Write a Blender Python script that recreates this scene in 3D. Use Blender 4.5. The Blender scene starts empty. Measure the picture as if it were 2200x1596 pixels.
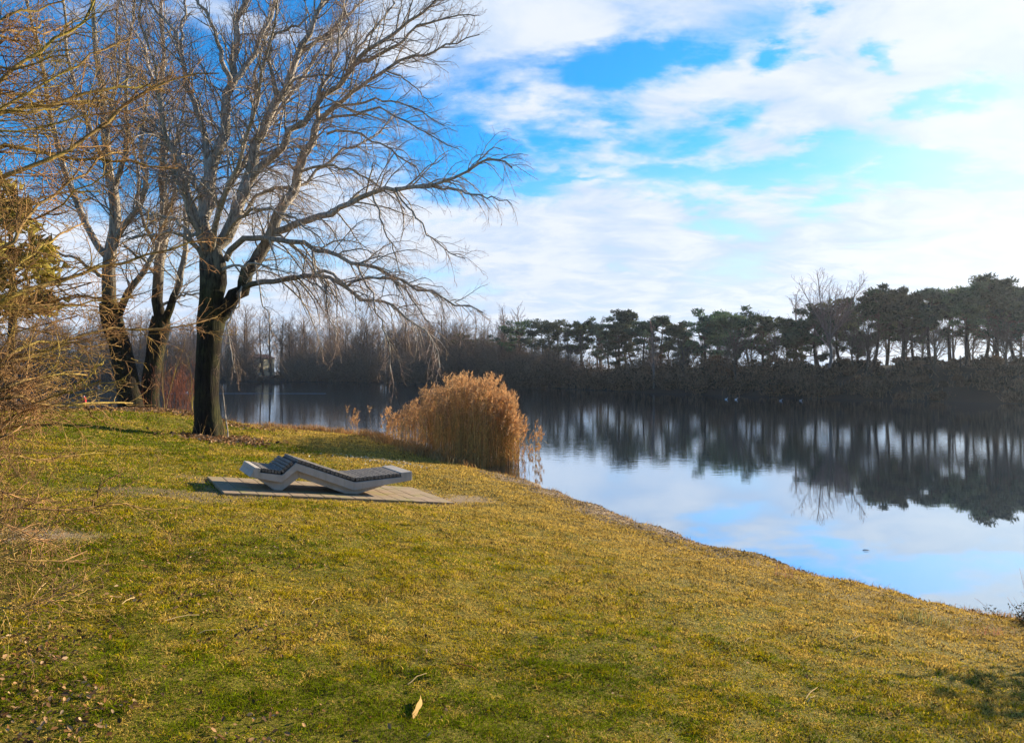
import bpy, math, random
import numpy as np
from mathutils import Vector, Matrix
rng = np.random.default_rng(11)
random.seed(5)
sc = bpy.context.scene
col = sc.collection
R = math.radians

# ------------------------------------------------------------------ camera
F_PX, CX, CY, EYE = 1600.0, 1100.0, 798.0, 2.6
cam_d = bpy.data.cameras.new("camera")
cam_d.sensor_width = 36.0
cam_d.lens = 36.0 * F_PX / 2200.0
cam_d.clip_start = 0.05
cam_d.clip_end = 6000.0
cam = bpy.data.objects.new("camera", cam_d)
cam.location = (0, 0, EYE)
cam.rotation_euler = (R(90), 0, 0)
col.objects.link(cam)
sc.camera = cam

# ------------------------------------------------------------------ light
SUN_AZ, SUN_EL = 38.0, 16.5          # azimuth from +X towards +Y
sv = Vector((math.cos(R(SUN_AZ)) * math.cos(R(SUN_EL)), math.sin(R(SUN_AZ)) * math.cos(R(SUN_EL)), math.sin(R(SUN_EL))))
sl = bpy.data.lights.new("sun", 'SUN')
sl.energy = 5.0
sl.angle = R(0.5)
sl.color = (1.0, 0.87, 0.68)
so = bpy.data.objects.new("sun", sl)
so.rotation_euler = sv.to_track_quat('Z', 'Y').to_euler()
so.location = (20, 10, 30)
col.objects.link(so)
sc.view_settings.view_transform = 'Standard'
sc.view_settings.look = 'None'
sc.view_settings.exposure = 1.35
sc.view_settings.gamma = 1.0
SKY_STRENGTH = 0.1


class NG:
    """tiny node-graph helper"""
    def __init__(self, tree):
        self.t = tree

    def n(self, typ, props=None, **inp):
        nd = self.t.nodes.new(typ)
        for k, v in (props or {}).items():
            setattr(nd, k, v)
        for k, v in inp.items():
            key = int(k[1:]) if k[0] == 'i' and k[1:].isdigit() else k.replace('_', ' ')
            s = nd.inputs[key]
            if isinstance(v, bpy.types.NodeSocket):
                self.t.links.new(v, s)
            else:
                s.default_value = v
        return nd

    def m(self, op, a, b=0.0, c=0.0, clamp=False):
        return self.n('ShaderNodeMath', {'operation': op, 'use_clamp': clamp}, i0=a, i1=b, i2=c).outputs[0]

    def ramp(self, fac, stops, interp='LINEAR'):
        nd = self.n('ShaderNodeValToRGB', None, i0=fac)
        cr = nd.color_ramp
        cr.interpolation = interp
        while len(cr.elements) < len(stops):
            cr.elements.new(0.5)
        for e, (p, c) in zip(cr.elements, stops):
            e.position = p
            e.color = (*c, 1) if len(c) == 3 else c
        return nd.outputs[0]

    def mix(self, fac, a, b, mode='MIX'):
        nd = self.t.nodes.new('ShaderNodeMix')
        nd.data_type = 'RGBA'
        nd.blend_type = mode
        for s, v in ((nd.inputs[0], fac), (nd.inputs[6], a), (nd.inputs[7], b)):
            if isinstance(v, bpy.types.NodeSocket):
                self.t.links.new(v, s)
            else:
                s.default_value = (*v, 1) if isinstance(v, tuple) and len(v) == 3 else v
        return nd.outputs[2]


def build_world():
    w = bpy.data.worlds.new("World")
    sc.world = w
    w.use_nodes = True
    t = w.node_tree
    t.nodes.clear()
    g = NG(t)
    sky = g.n('ShaderNodeTexSky', {'sky_type': 'NISHITA', 'sun_disc': False, 'sun_elevation': R(SUN_EL),
                                   'sun_rotation': R(90 - SUN_AZ), 'air_density': 1.0, 'dust_density': 0.3, 'ozone_density': 2.0})
    blue = g.mix(1.0, sky.outputs[0], (0.10, 0.61, 1.0), 'MULTIPLY')
    tc = g.n('ShaderNodeTexCoord')
    sep = g.n('ShaderNodeSeparateXYZ', None, i0=tc.outputs['Generated'])
    x, y, z = sep.outputs
    az = g.m('ARCTAN2', x, y)
    el = g.m('ARCSINE', z)
    zz = g.m('ADD', g.m('MAXIMUM', z, 0.0), 0.20)
    px = g.m('DIVIDE', x, zz)
    py = g.m('DIVIDE', y, zz)
    v = g.n('ShaderNodeCombineXYZ', None, i0=g.m('MULTIPLY', px, 0.72), i1=g.m('MULTIPLY', py, 1.0), i2=0.0).outputs[0]
    n1 = g.n('ShaderNodeTexNoise', {'noise_dimensions': '3D'}, Vector=v, Scale=2.6, Detail=9.0, Roughness=0.56, Distortion=0.25).outputs[0]
    n2 = g.n('ShaderNodeTexNoise', {'noise_dimensions': '3D'}, Vector=v, Scale=5.5, Detail=7.0, Roughness=0.6, Distortion=0.5).outputs[0]
    # openings of blue sky between the clouds: (px, py, half width, half height, depth)
    holes = [(1350, 145, 150, 42, .6), (1640, 128, 85, 25, .6), (1530, 175, 70, 70, .25), (1910, 100, 50, 26, .5), (2035, 200, 85, 34, .6),
             (1195, 285, 130, 62, .55), (1400, 330, 110, 55, .36), (1520, 235, 70, 30, .34), (1560, 380, 320, 46, .66), (1960, 365, 220, 44, .70),
             (1100, 210, 70, 40, .38), (1730, 32, 55, 20, .42), (960, 290, 170, 120, .6), (870, 190, 110, 70, .5),
             (640, 40, 120, 80, .7), (480, 215, 400, 140, 1.1), (90, 170, 460, 190, 1.1), (740, 330, 220, 70, .6), (200, 480, 420, 60, .45), (330, 330, 260, 70, .6), (230, 20, 220, 40, .55),
             (640, 430, 90, 40, .2), (1310, 405, 70, 10, .3), (1500, 500, 90, 14, .16), (1560, 480, 60, 12, .16), (1330, 175, 230, 30, .4), (1250, 390, 120, 14, .4), (1800, 300, 60, 20, .3), (1450, 455, 60, 10, .25), (1900, 520, 200, 8, .25), (820, 480, 120, 40, .2), (480, 570, 380, 50, .38)]
    wv = g.n('ShaderNodeTexNoise', {'noise_dimensions': '3D'}, Vector=v, Scale=4.2, Detail=6.0, Roughness=0.62).outputs['Color']
    wsep = g.n('ShaderNodeSeparateXYZ', None, i0=wv).outputs
    az = g.m('ADD', az, g.m('MULTIPLY', g.m('SUBTRACT', wsep[0], 0.5), 0.30))
    el = g.m('ADD', el, g.m('MULTIPLY', g.m('SUBTRACT', wsep[1], 0.5), 0.11))
    acc = None
    for hx, hy, wx, wy, dep in holes:
        vx, vz = (hx - CX) / F_PX, (CY - hy) / F_PX
        a0 = math.atan2(vx, 1.0)
        e0 = math.asin(vz / math.sqrt(1 + vx * vx + vz * vz))
        ca = math.cos(a0) ** 2
        da = g.m('MULTIPLY', g.m('SUBTRACT', az, a0), F_PX / wx / ca)
        de = g.m('MULTIPLY', g.m('SUBTRACT', el, e0), F_PX / wy / math.cos(a0))
        q = g.m('ADD', g.m('MULTIPLY', da, da), g.m('MULTIPLY', de, de))
        b = g.m('MULTIPLY', g.m('EXPONENT', g.m('MULTIPLY', q, -0.8)), dep)
        acc = b if acc is None else g.m('MAXIMUM', acc, b)
    # fewer clouds high overhead and behind the camera
    over = g.n('ShaderNodeMapRange', {'interpolation_type': 'SMOOTHSTEP'}, Value=el, From_Min=0.5, From_Max=0.75, To_Min=0.0, To_Max=0.7).outputs[0]
    back = g.n('ShaderNodeMapRange', {'interpolation_type': 'SMOOTHSTEP'}, Value=y, From_Min=0.35, From_Max=-0.3, To_Min=0.0, To_Max=0.7).outputs[0]
    c = g.m('ADD', g.m('MULTIPLY', g.m('SUBTRACT', n1, 0.5), 1.9), 0.78)
    c = g.m('ADD', c, g.m('MULTIPLY', g.m('SUBTRACT', n2, 0.5), 0.62))
    c = g.m('SUBTRACT', c, acc)
    c = g.m('SUBTRACT', c, over)
    c = g.m('SUBTRACT', c, back)
    cov = g.n('ShaderNodeMapRange', {'interpolation_type': 'SMOOTHSTEP'}, Value=c, From_Min=0.24, From_Max=0.70).outputs[0]
    k = 1.0 / SKY_STRENGTH / (2 ** sc.view_settings.exposure)
    shade = g.n('ShaderNodeMapRange', {'interpolation_type': 'SMOOTHSTEP'}, Value=g.m('ADD', n2, g.m('MULTIPLY', n1, 0.6)), From_Min=0.60, From_Max=1.0).outputs[0]
    cc = g.mix(shade, (0.60 * k, 0.75 * k, 0.98 * k), (0.86 * k, 0.92 * k, 1.03 * k))
    # veil thickening towards the horizon, and brightness towards the sun (real sky gradient of the world light)
    vmax = g.n('ShaderNodeMapRange', None, Value=az, From_Min=-0.45, From_Max=0.35, To_Min=0.22, To_Max=0.36).outputs[0]
    veil = g.n('ShaderNodeMapRange', {'interpolation_type': 'SMOOTHSTEP'}, Value=el, From_Min=vmax, From_Max=0.06, To_Min=0.0, To_Max=0.92).outputs[0]
    vc = (0.74 * k, 0.88 * k, 1.02 * k)
    base = g.mix(g.m('MULTIPLY', veil, 1.0), blue, vc)
    skyc = g.mix(cov, base, cc)
    sunw = g.n('ShaderNodeVectorMath', {'operation': 'DOT_PRODUCT'}, i0=tc.outputs['Generated'], i1=Vector((math.cos(R(40)) * .97, math.sin(R(40)) * .97, 0.22)))
    gl = g.n('ShaderNodeMapRange', {'interpolation_type': 'SMOOTHSTEP'}, Value=sunw.outputs['Value'], From_Min=0.86, From_Max=1.0, To_Min=0.0, To_Max=0.72).outputs[0]
    skyc = g.mix(gl, skyc, (0.93 * k, 1.0 * k, 1.04 * k))
    bg = g.n('ShaderNodeBackground', None, Color=skyc, Strength=SKY_STRENGTH)
    out = g.n('ShaderNodeOutputWorld')
    t.links.new(bg.outputs[0], out.inputs[0])
    w.cycles.sampling_method = 'MANUAL'
    w.cycles.sample_map_resolution = 512


build_world()
sc.cycles.max_bounces = 6
sc.cycles.diffuse_bounces = 2
sc.cycles.glossy_bounces = 3
sc.cycles.transmission_bounces = 3
sc.cycles.caustics_reflective = False
sc.cycles.caustics_refractive = False


# ------------------------------------------------------------------ helpers
def tag(o, label=None, cat=None, group=None, kind=None):
    if label: o['label'] = label
    if cat: o['category'] = cat
    if group: o['group'] = group
    if kind: o['kind'] = kind
    return o


def empty(name, loc, label, cat, group=None):
    o = bpy.data.objects.new(name, None)
    o.location = loc
    o.empty_display_size = 0.2
    col.objects.link(o)
    tag(o, label, cat, group)
    bpy.context.view_layer.update()
    return o


def mesh_obj(name, V, faces, mat, parent=None, attrs=None, cols=None, smooth=True):
    """faces: list of int arrays (n,k), one per corner count; attrs {name:(nv,)}, cols {name:(nv,3)}"""
    me = bpy.data.meshes.new(name)
    V = np.asarray(V, dtype=np.float32)
    if parent is not None:
        V = V - np.array(parent.matrix_world.translation if parent.parent is None else _wl(parent), dtype=np.float32)
    me.vertices.add(len(V))
    me.vertices.foreach_set('co', V.ravel())
    faces = [np.asarray(f, dtype=np.int32) for f in faces if len(f)]
    loops = np.concatenate([f.ravel() for f in faces])
    tot = np.concatenate([np.full(len(f), f.shape[1], dtype=np.int32) for f in faces])
    start = np.concatenate([[0], np.cumsum(tot)[:-1]]).astype(np.int32)
    me.loops.add(len(loops))
    me.loops.foreach_set('vertex_index', loops)
    me.polygons.add(len(tot))
    me.polygons.foreach_set('loop_start', start)
    me.polygons.foreach_set('loop_total', tot)
    if smooth:
        me.polygons.foreach_set('use_smooth', np.ones(len(tot), dtype=bool))
    me.update(calc_edges=True)
    for k, a in (attrs or {}).items():
        at = me.attributes.new(k, 'FLOAT', 'POINT')
        at.data.foreach_set('value', np.asarray(a, dtype=np.float32))
    for k, a in (cols or {}).items():
        at = me.attributes.new(k, 'FLOAT_COLOR', 'POINT')
        a4 = np.ones((len(V), 4), dtype=np.float32)
        a4[:, :3] = a
        at.data.foreach_set('color', a4.ravel())
    o = bpy.data.objects.new(name, me)
    col.objects.link(o)
    if mat: me.materials.append(mat)
    if parent is not None:
        o.parent = parent
    return o


def _wl(o):
    p = np.zeros(3)
    while o is not None:
        p += np.array(o.location)
        o = o.parent
    return p


def vnoise(x, y, s=1.0, seed=0):
    """smooth 2-D value noise in 0..1"""
    x = np.asarray(x, dtype=np.float64) * s + seed * 17.3
    y = np.asarray(y, dtype=np.float64) * s - seed * 9.1
    xi, yi = np.floor(x).astype(np.int64), np.floor(y).astype(np.int64)
    fx, fy = x - xi, y - yi
    fx, fy = fx * fx * (3 - 2 * fx), fy * fy * (3 - 2 * fy)

    def h(a, b):
        n = (a * 374761393 + b * 668265263 + seed * 1274126177) & 0x7fffffff
        n = ((n ^ (n >> 13)) * 1274126177) & 0x7fffffff
        return ((n ^ (n >> 16)) & 0xffff) / 65535.0
    return (h(xi, yi) * (1 - fx) + h(xi + 1, yi) * fx) * (1 - fy) + (h(xi, yi + 1) * (1 - fx) + h(xi + 1, yi + 1) * fx) * fy


def fbm(x, y, s=1.0, seed=0, o=4):
    r, a, t = 0, 1.0, 0
    for i in range(o):
        r = r + a * vnoise(x, y, s * 2 ** i, seed + i)
        t += a
        a *= 0.55
    return r / t


def sst(x, a, b):
    t = np.clip((x - a) / (b - a), 0, 1)
    return t * t * (3 - 2 * t)


def P3(px, py, D):
    """the point seen at pixel (px,py) of the photograph, D metres ahead"""
    return np.array([(px - CX) / F_PX * D, D, EYE + (CY - py) / F_PX * D])


def merge(parts):
    """[(V, faces list, attrs dict)] -> one"""
    Vs, Fs, A, off = [], {}, {}, 0
    for V, faces, at in parts:
        Vs.append(V)
        for f in faces:
            f = np.asarray(f)
            if len(f): Fs.setdefault(f.shape[1], []).append(f + off)
        for k, a in at.items(): A.setdefault(k, []).append(a)
        off += len(V)
    return np.concatenate(Vs), [np.concatenate(f) for f in Fs.values()], {k: np.concatenate(a) for k, a in A.items()}


def tubes(P, Rd, sides=5, cap=False, lump=0.0):
    """P (N,K,3), Rd (N,K) -> verts, [quads], attrs thick"""
    P = np.asarray(P, dtype=np.float64)
    N, K, _ = P.shape
    T = np.empty_like(P)
    T[:, 1:-1] = P[:, 2:] - P[:, :-2]
    T[:, 0] = P[:, 1] - P[:, 0]
    T[:, -1] = P[:, -1] - P[:, -2]
    T /= np.linalg.norm(T, axis=2, keepdims=True) + 1e-9
    mt = np.abs(P[:, -1] - P[:, 0])
    ref = np.zeros((N, 3))
    ref[np.arange(N), np.argmin(mt, axis=1)] = 1
    U = np.cross(T, ref[:, None, :])
    U /= np.linalg.norm(U, axis=2, keepdims=True) + 1e-9
    W = np.cross(T, U)
    a = np.arange(sides) / sides * 2 * np.pi
    rr = np.asarray(Rd)[:, :, None] * np.ones(sides)
    if lump:
        rr = rr * (1 + lump * (rng.random((N, K, sides)) - .5))
    V = P[:, :, None, :] + rr[..., None] * (np.cos(a)[None, None, :, None] * U[:, :, None, :] + np.sin(a)[None, None, :, None] * W[:, :, None, :])
    V = V.reshape(-1, 3)
    i = np.arange(N)[:, None, None] * K * sides + np.arange(K - 1)[None, :, None] * sides
    j = np.arange(sides)[None, None, :]
    j2 = (j + 1) % sides
    Q = np.stack([i + j, i + j2, i + sides + j2, i + sides + j], axis=-1).reshape(-1, 4)
    th = np.repeat(np.asarray(Rd).ravel(), sides)
    faces = [Q]
    if cap:
        e = np.arange(N)[:, None] * K * sides + (K - 1) * sides + np.arange(sides)[None, :]
        faces.append(e)
    return V, faces, {'thick': th}


def resample(pts, K):
    """Catmull-Rom through pts (n,3) or (n,4), K points evenly by length"""
    p = np.asarray(pts, dtype=np.float64)
    if len(p) == 2:
        return p[0] + (p[1] - p[0]) * np.linspace(0, 1, K)[:, None]
    q = np.vstack([2 * p[0] - p[1], p, 2 * p[-1] - p[-2]])
    out = []
    for i in range(1, len(q) - 2):
        t = np.linspace(0, 1, 12, endpoint=False)[:, None]
        a, b, c, d = q[i - 1], q[i], q[i + 1], q[i + 2]
        out.append(.5 * (2 * b + (c - a) * t + (2 * a - 5 * b + 4 * c - d) * t ** 2 + (3 * b - a - 3 * c + d) * t ** 3))
    out = np.vstack(out + [p[-1:]])
    L = np.concatenate([[0], np.cumsum(np.linalg.norm(np.diff(out[:, :3], axis=0), axis=1))])
    s = np.linspace(0, L[-1], K)
    return np.stack([np.interp(s, L, out[:, k]) for k in range(out.shape[1])], axis=1)


def unit(v):
    return v / (np.linalg.norm(v, axis=-1, keepdims=True) + 1e-9)


def grow(P, Rd, spacing, ang=(30, 60), ln=(.3, .5), K=5, up=0.0, wig=0.15, rr=0.6, rmin=0.002, t0=.12, t1=.98, taper=.75, maxr=None,
         droop=None, absl=None):
    """children branches along parents P (N,K,3): returns (M,K,3), (M,K)"""
    N, Kp, _ = P.shape
    seg = np.linalg.norm(np.diff(P, axis=1), axis=2)
    L = seg.sum(1)
    cnt = np.maximum(1, (L * (t1 - t0) / spacing + rng.random(N)).astype(int))
    idx = np.repeat(np.arange(N), cnt)
    M = len(idx)
    order = np.arange(M) - np.repeat(np.cumsum(cnt) - cnt, cnt)
    t = t0 + (t1 - t0) * (order + rng.random(M)) / cnt[idx]
    f = t * (Kp - 1)
    k = np.minimum(f.astype(int), Kp - 2)
    w = (f - k)[:, None]
    pos = P[idx, k] * (1 - w) + P[idx, k + 1] * w
    tan = unit(P[idx, k + 1] - P[idx, k])
    pr = Rd[idx, k] * (1 - w[:, 0]) + Rd[idx, k + 1] * w[:, 0]
    rv = unit(rng.normal(size=(M, 3)))
    perp = unit(np.cross(tan, rv))
    a = np.radians(rng.uniform(ang[0], ang[1], M))[:, None]
    d = np.cos(a) * tan + np.sin(a) * perp
    if absl is not None:
        ll = rng.uniform(absl[0], absl[1], M) * (1 - .35 * t)
    else:
        ll = L[idx] * rng.uniform(ln[0], ln[1], M) * (1.15 - .75 * t)
    out = np.empty((M, K, 3))
    out[:, 0] = pos
    step = (ll / (K - 1))[:, None]
    upv = np.zeros((M, 3)); upv[:, 2] = up
    if droop is not None:
        upv[:, 2] += droop(pos)
    for q in range(1, K):
        out[:, q] = out[:, q - 1] + d * step
        d = unit(d + upv + rng.normal(size=(M, 3)) * wig)
    r0 = np.maximum(pr * rr * rng.uniform(.7, 1.0, M), rmin)
    if maxr: r0 = np.minimum(r0, maxr)
    rad = r0[:, None] * (1 - taper * np.linspace(0, 1, K)[None, :])
    return out, np.maximum(rad, rmin * .6)


# ------------------------------------------------------------------ materials
def new_mat(name):
    m = bpy.data.materials.new(name)
    m.use_nodes = True
    t = m.node_tree
    t.nodes.clear()
    g = NG(t)
    out = g.n('ShaderNodeOutputMaterial')
    return m, g, out


def principled(g, out, **kw):
    b = g.n('ShaderNodeBsdfPrincipled', None, **kw)
    g.t.links.new(b.outputs[0], out.inputs[0])
    return b


def bark_mat(name, thick, mid, twig, moss=(0.09, 0.10, 0.02), r1=0.012, r2=0.09, mossamt=0.4, bump=0.35, vs=(9, 9, 1.6), pale=None):
    m, g, out = new_mat(name)
    at = g.n('ShaderNodeAttribute', {'attribute_name': 'thick'}).outputs['Fac']
    gc = g.n('ShaderNodeNewGeometry')
    vm = g.n('ShaderNodeVectorMath', {'operation': 'MULTIPLY'}, i0=gc.outputs['Position'], i1=vs).outputs[0]
    n = g.n('ShaderNodeTexNoise', None, Vector=vm, Scale=1.0, Detail=6.0, Roughness=0.65, Distortion=0.6).outputs[0]
    n3 = g.n('ShaderNodeTexNoise', None, Vector=gc.outputs['Position'], Scale=1.7, Detail=4.0, Roughness=0.6).outputs[0]
    f1 = g.n('ShaderNodeMapRange', {'interpolation_type': 'SMOOTHSTEP'}, Value=at, From_Min=r1 * .4, From_Max=r1 * 1.6).outputs[0]
    f2 = g.n('ShaderNodeMapRange', {'interpolation_type': 'SMOOTHSTEP'}, Value=g.m('ADD', at, g.m('MULTIPLY', g.m('SUBTRACT', n3, .5), r2 * .8)), From_Min=r2 * .6, From_Max=r2 * 1.5).outputs[0]
    if pale:      # old furrowed bark stays low on the tree, the stems above are smooth and pale
        zz_ = g.n('ShaderNodeSeparateXYZ', None, i0=gc.outputs['Position']).outputs[2]
        hz = g.n('ShaderNodeMapRange', {'interpolation_type': 'SMOOTHSTEP'}, Value=g.m('ADD', zz_, g.m('MULTIPLY', g.m('SUBTRACT', n3, .5), 2.5)), From_Min=pale[0], From_Max=pale[1], To_Min=1.0, To_Max=0.0).outputs[0]
        f2 = g.m('MULTIPLY', f2, hz)
    c = g.mix(f1, twig, mid)
    c = g.mix(f2, c, thick)
    c = g.mix(g.m('MULTIPLY', g.m('SMOOTH_MIN', g.m('MULTIPLY', g.m('SUBTRACT', n3, .45), 5.0), 1.0, .1, clamp=True), mossamt), c, moss)
    dk = g.ramp(n, [(0.36, (0.16, 0.14, 0.12)), (0.5, (0.85, 0.85, 0.85)), (0.66, (1.3, 1.24, 1.12))])
    c = g.mix(0.85, c, dk, 'MULTIPLY')
    bp = g.n('ShaderNodeBump', None, Strength=bump, Distance=0.05, Height=n).outputs[0]
    principled(g, out, Base_Color=c, Roughness=0.9, Normal=bp, Specular_IOR_Level=0.12)
    return m


def col_mat(name, attr='col', rough=0.8, trans=0.0, noise=0.0):
    m, g, out = new_mat(name)
    c = g.n('ShaderNodeAttribute', {'attribute_name': attr}).outputs['Color']
    if trans:
        d = g.n('ShaderNodeBsdfDiffuse', None, Color=c)
        tr = g.n('ShaderNodeBsdfTranslucent', None, Color=c)
        mx = g.n('ShaderNodeMixShader', None, i0=trans, i1=d.outputs[0], i2=tr.outputs[0])
        g.t.links.new(mx.outputs[0], out.inputs[0])
    else:
        principled(g, out, Base_Color=c, Roughness=rough)
    return m


def flat_mat(name, c, rough=0.7, var=0.25, scale=8.0, bump=0.0, spec=0.3):
    m, g, out = new_mat(name)
    gc = g.n('ShaderNodeTexCoord')
    n = g.n('ShaderNodeTexNoise', None, Vector=gc.outputs['Object'], Scale=scale, Detail=6.0, Roughness=0.65).outputs[0]
    cc = g.mix(n, tuple(v * (1 - var) for v in c), tuple(min(1, v * (1 + var)) for v in c))
    kw = dict(Base_Color=cc, Roughness=rough)
    kw['Specular_IOR_Level'] = spec
    if bump:
        kw['Normal'] = g.n('ShaderNodeBump', None, Strength=bump, Distance=0.01, Height=n).outputs[0]
    principled(g, out, **kw)
    return m


# ------------------------------------------------------------------ terrain
NEAR = [(40, -60), (22, -22), (14, -6), (10.4, 0.0), (8.6, 2.4), (7.7, 3.6), (8.4, 5.4), (8.2, 7.1), (7.0, 8.0), (6.0, 7.85), (5.25, 7.3), (4.75, 7.85), (4.25, 8.7), (3.45, 9.95), (2.8, 11.3), (2.25, 12.3), (1.6, 14),
        (.85, 16), (.2, 17.7), (-.9, 19.6), (-2.1, 21.6), (-3.7, 25.6), (-5.2, 28.2), (-7.5, 30.4), (-10.5, 31.6), (-14, 31.3), (-18, 30.8),
        (-26, 31.6), (-36, 33), (-60, 40), (-110, 52), (-190, 70)]
FAR = [(-240, 120), (-215, 185), (-160, 190), (-100, 190), (-59, 188), (-33, 173), (-9, 143), (0, 130), (12.7, 101), (21.8, 84), (29, 73), (40, 61.5), (48, 50), (58, 34), (72, 10), (85, -20), (80, -60)]


def smooth_line(pts, n):
    return resample(np.array([(a, b, 0) for a, b in pts], dtype=float), n)[:, :2]


NL = smooth_line(NEAR, 150)
FL = smooth_line(FAR, 90)
POLY = np.vstack([NL, FL])


def dist_line(x, y, L):
    best = np.full(x.shape, 1e9)
    for a, b in zip(L[:-1], L[1:]):
        ab = b - a
        t = np.clip(((x - a[0]) * ab[0] + (y - a[1]) * ab[1]) / (ab @ ab + 1e-12), 0, 1)
        dx, dy = x - a[0] - t * ab[0], y - a[1] - t * ab[1]
        best = np.minimum(best, dx * dx + dy * dy)
    return np.sqrt(best)


def in_lake(x, y):
    ins = np.zeros(x.shape, dtype=bool)
    a, b = POLY, np.roll(POLY, -1, axis=0)
    for (x0, y0), (x1, y1) in zip(a, b):
        if y0 == y1: continue
        c = ((y0 > y) != (y1 > y)) & (x < (x1 - x0) * (y - y0) / (y1 - y0) + x0)
        ins ^= c
    return ins


BA = R(29)                                    # the lounger's long axis
BU = np.array([math.cos(BA), math.sin(BA)])
BN = np.array([-BU[1], BU[0]])
B0 = np.array([(757 - CX) / F_PX * 12.0, 12.0])
BSL = 0.125


def slab_z(x, y):
    s = (x - B0[0]) * BU[0] + (y - B0[1]) * BU[1]
    return 0.62 - BSL * s


def terrain(x, y, full=False):
    x = np.asarray(x, dtype=np.float64); y = np.asarray(y, dtype=np.float64)
    sh = x.shape
    x = x.ravel(); y = y.ravel()
    dn = dist_line(x, y, NL)
    df = dist_line(x, y, FL)
    lake = in_lake(x, y)
    wob = (fbm(x, y, 1.3, 3, 3) - .5) * .5
    d = np.minimum(dn, df)
    dd = dn + wob * np.clip(dn, 0, 1) * 1.0
    # near land
    s = .125 + (.36 - .125) * sst(-x, 9, 14)
    cap = 1.25
    t = s * np.maximum(dd, 0) / cap
    zn = cap * t / (1 + t ** 4) ** .25 + .10 * (1 - np.exp(-np.maximum(dd, 0) / .22))
    zn += (fbm(x, y, .55, 5, 3) - .5) * .10 * sst(dn, .5, 3) + (fbm(x, y, 6, 8, 2) - .5) * .025
    # the paved bench platform: blend to its plane
    sx = (x - B0[0]) * BU[0] + (y - B0[1]) * BU[1]
    sy = (x - B0[0]) * BN[0] + (y - B0[1]) * BN[1]
    ox = np.maximum(np.abs(sx + .25) - 1.95, 0); oy = np.maximum(np.abs(sy - .6) - 1.05, 0)
    w = 1 - sst(np.sqrt(ox ** 2 + oy ** 2), 0.05, 1.4)
    zn = zn * (1 - w) + (slab_z(x, y) - .045) * w
    # far land
    B = 1.1 + 2.1 * sst(x, -5, 28)
    zf = B * sst(df, -.5, 9) + (fbm(x, y, .15, 9, 3) - .5) * .8 * sst(df, 1, 12)
    zf = np.maximum(zf, .05 * np.minimum(df, 1))
    bl = sst(dn - df, -4, 4)
    z = zn * (1 - bl) + zf * bl
    sn = (fbm(x, y, 1.1, 111, 4) - .5) * .26 * np.exp(-d / .8) * (dn < df)
    z = z + sn
    zl = -np.minimum(1.3, .28 * d) + sn
    z = np.where(lake, zl, z)
    if full:
        return z.reshape(sh), dn.reshape(sh), df.reshape(sh), lake.reshape(sh)
    return z.reshape(sh)


def zg(x, y):
    return float(terrain(np.array([float(x)]), np.array([float(y)]))[0])


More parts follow.
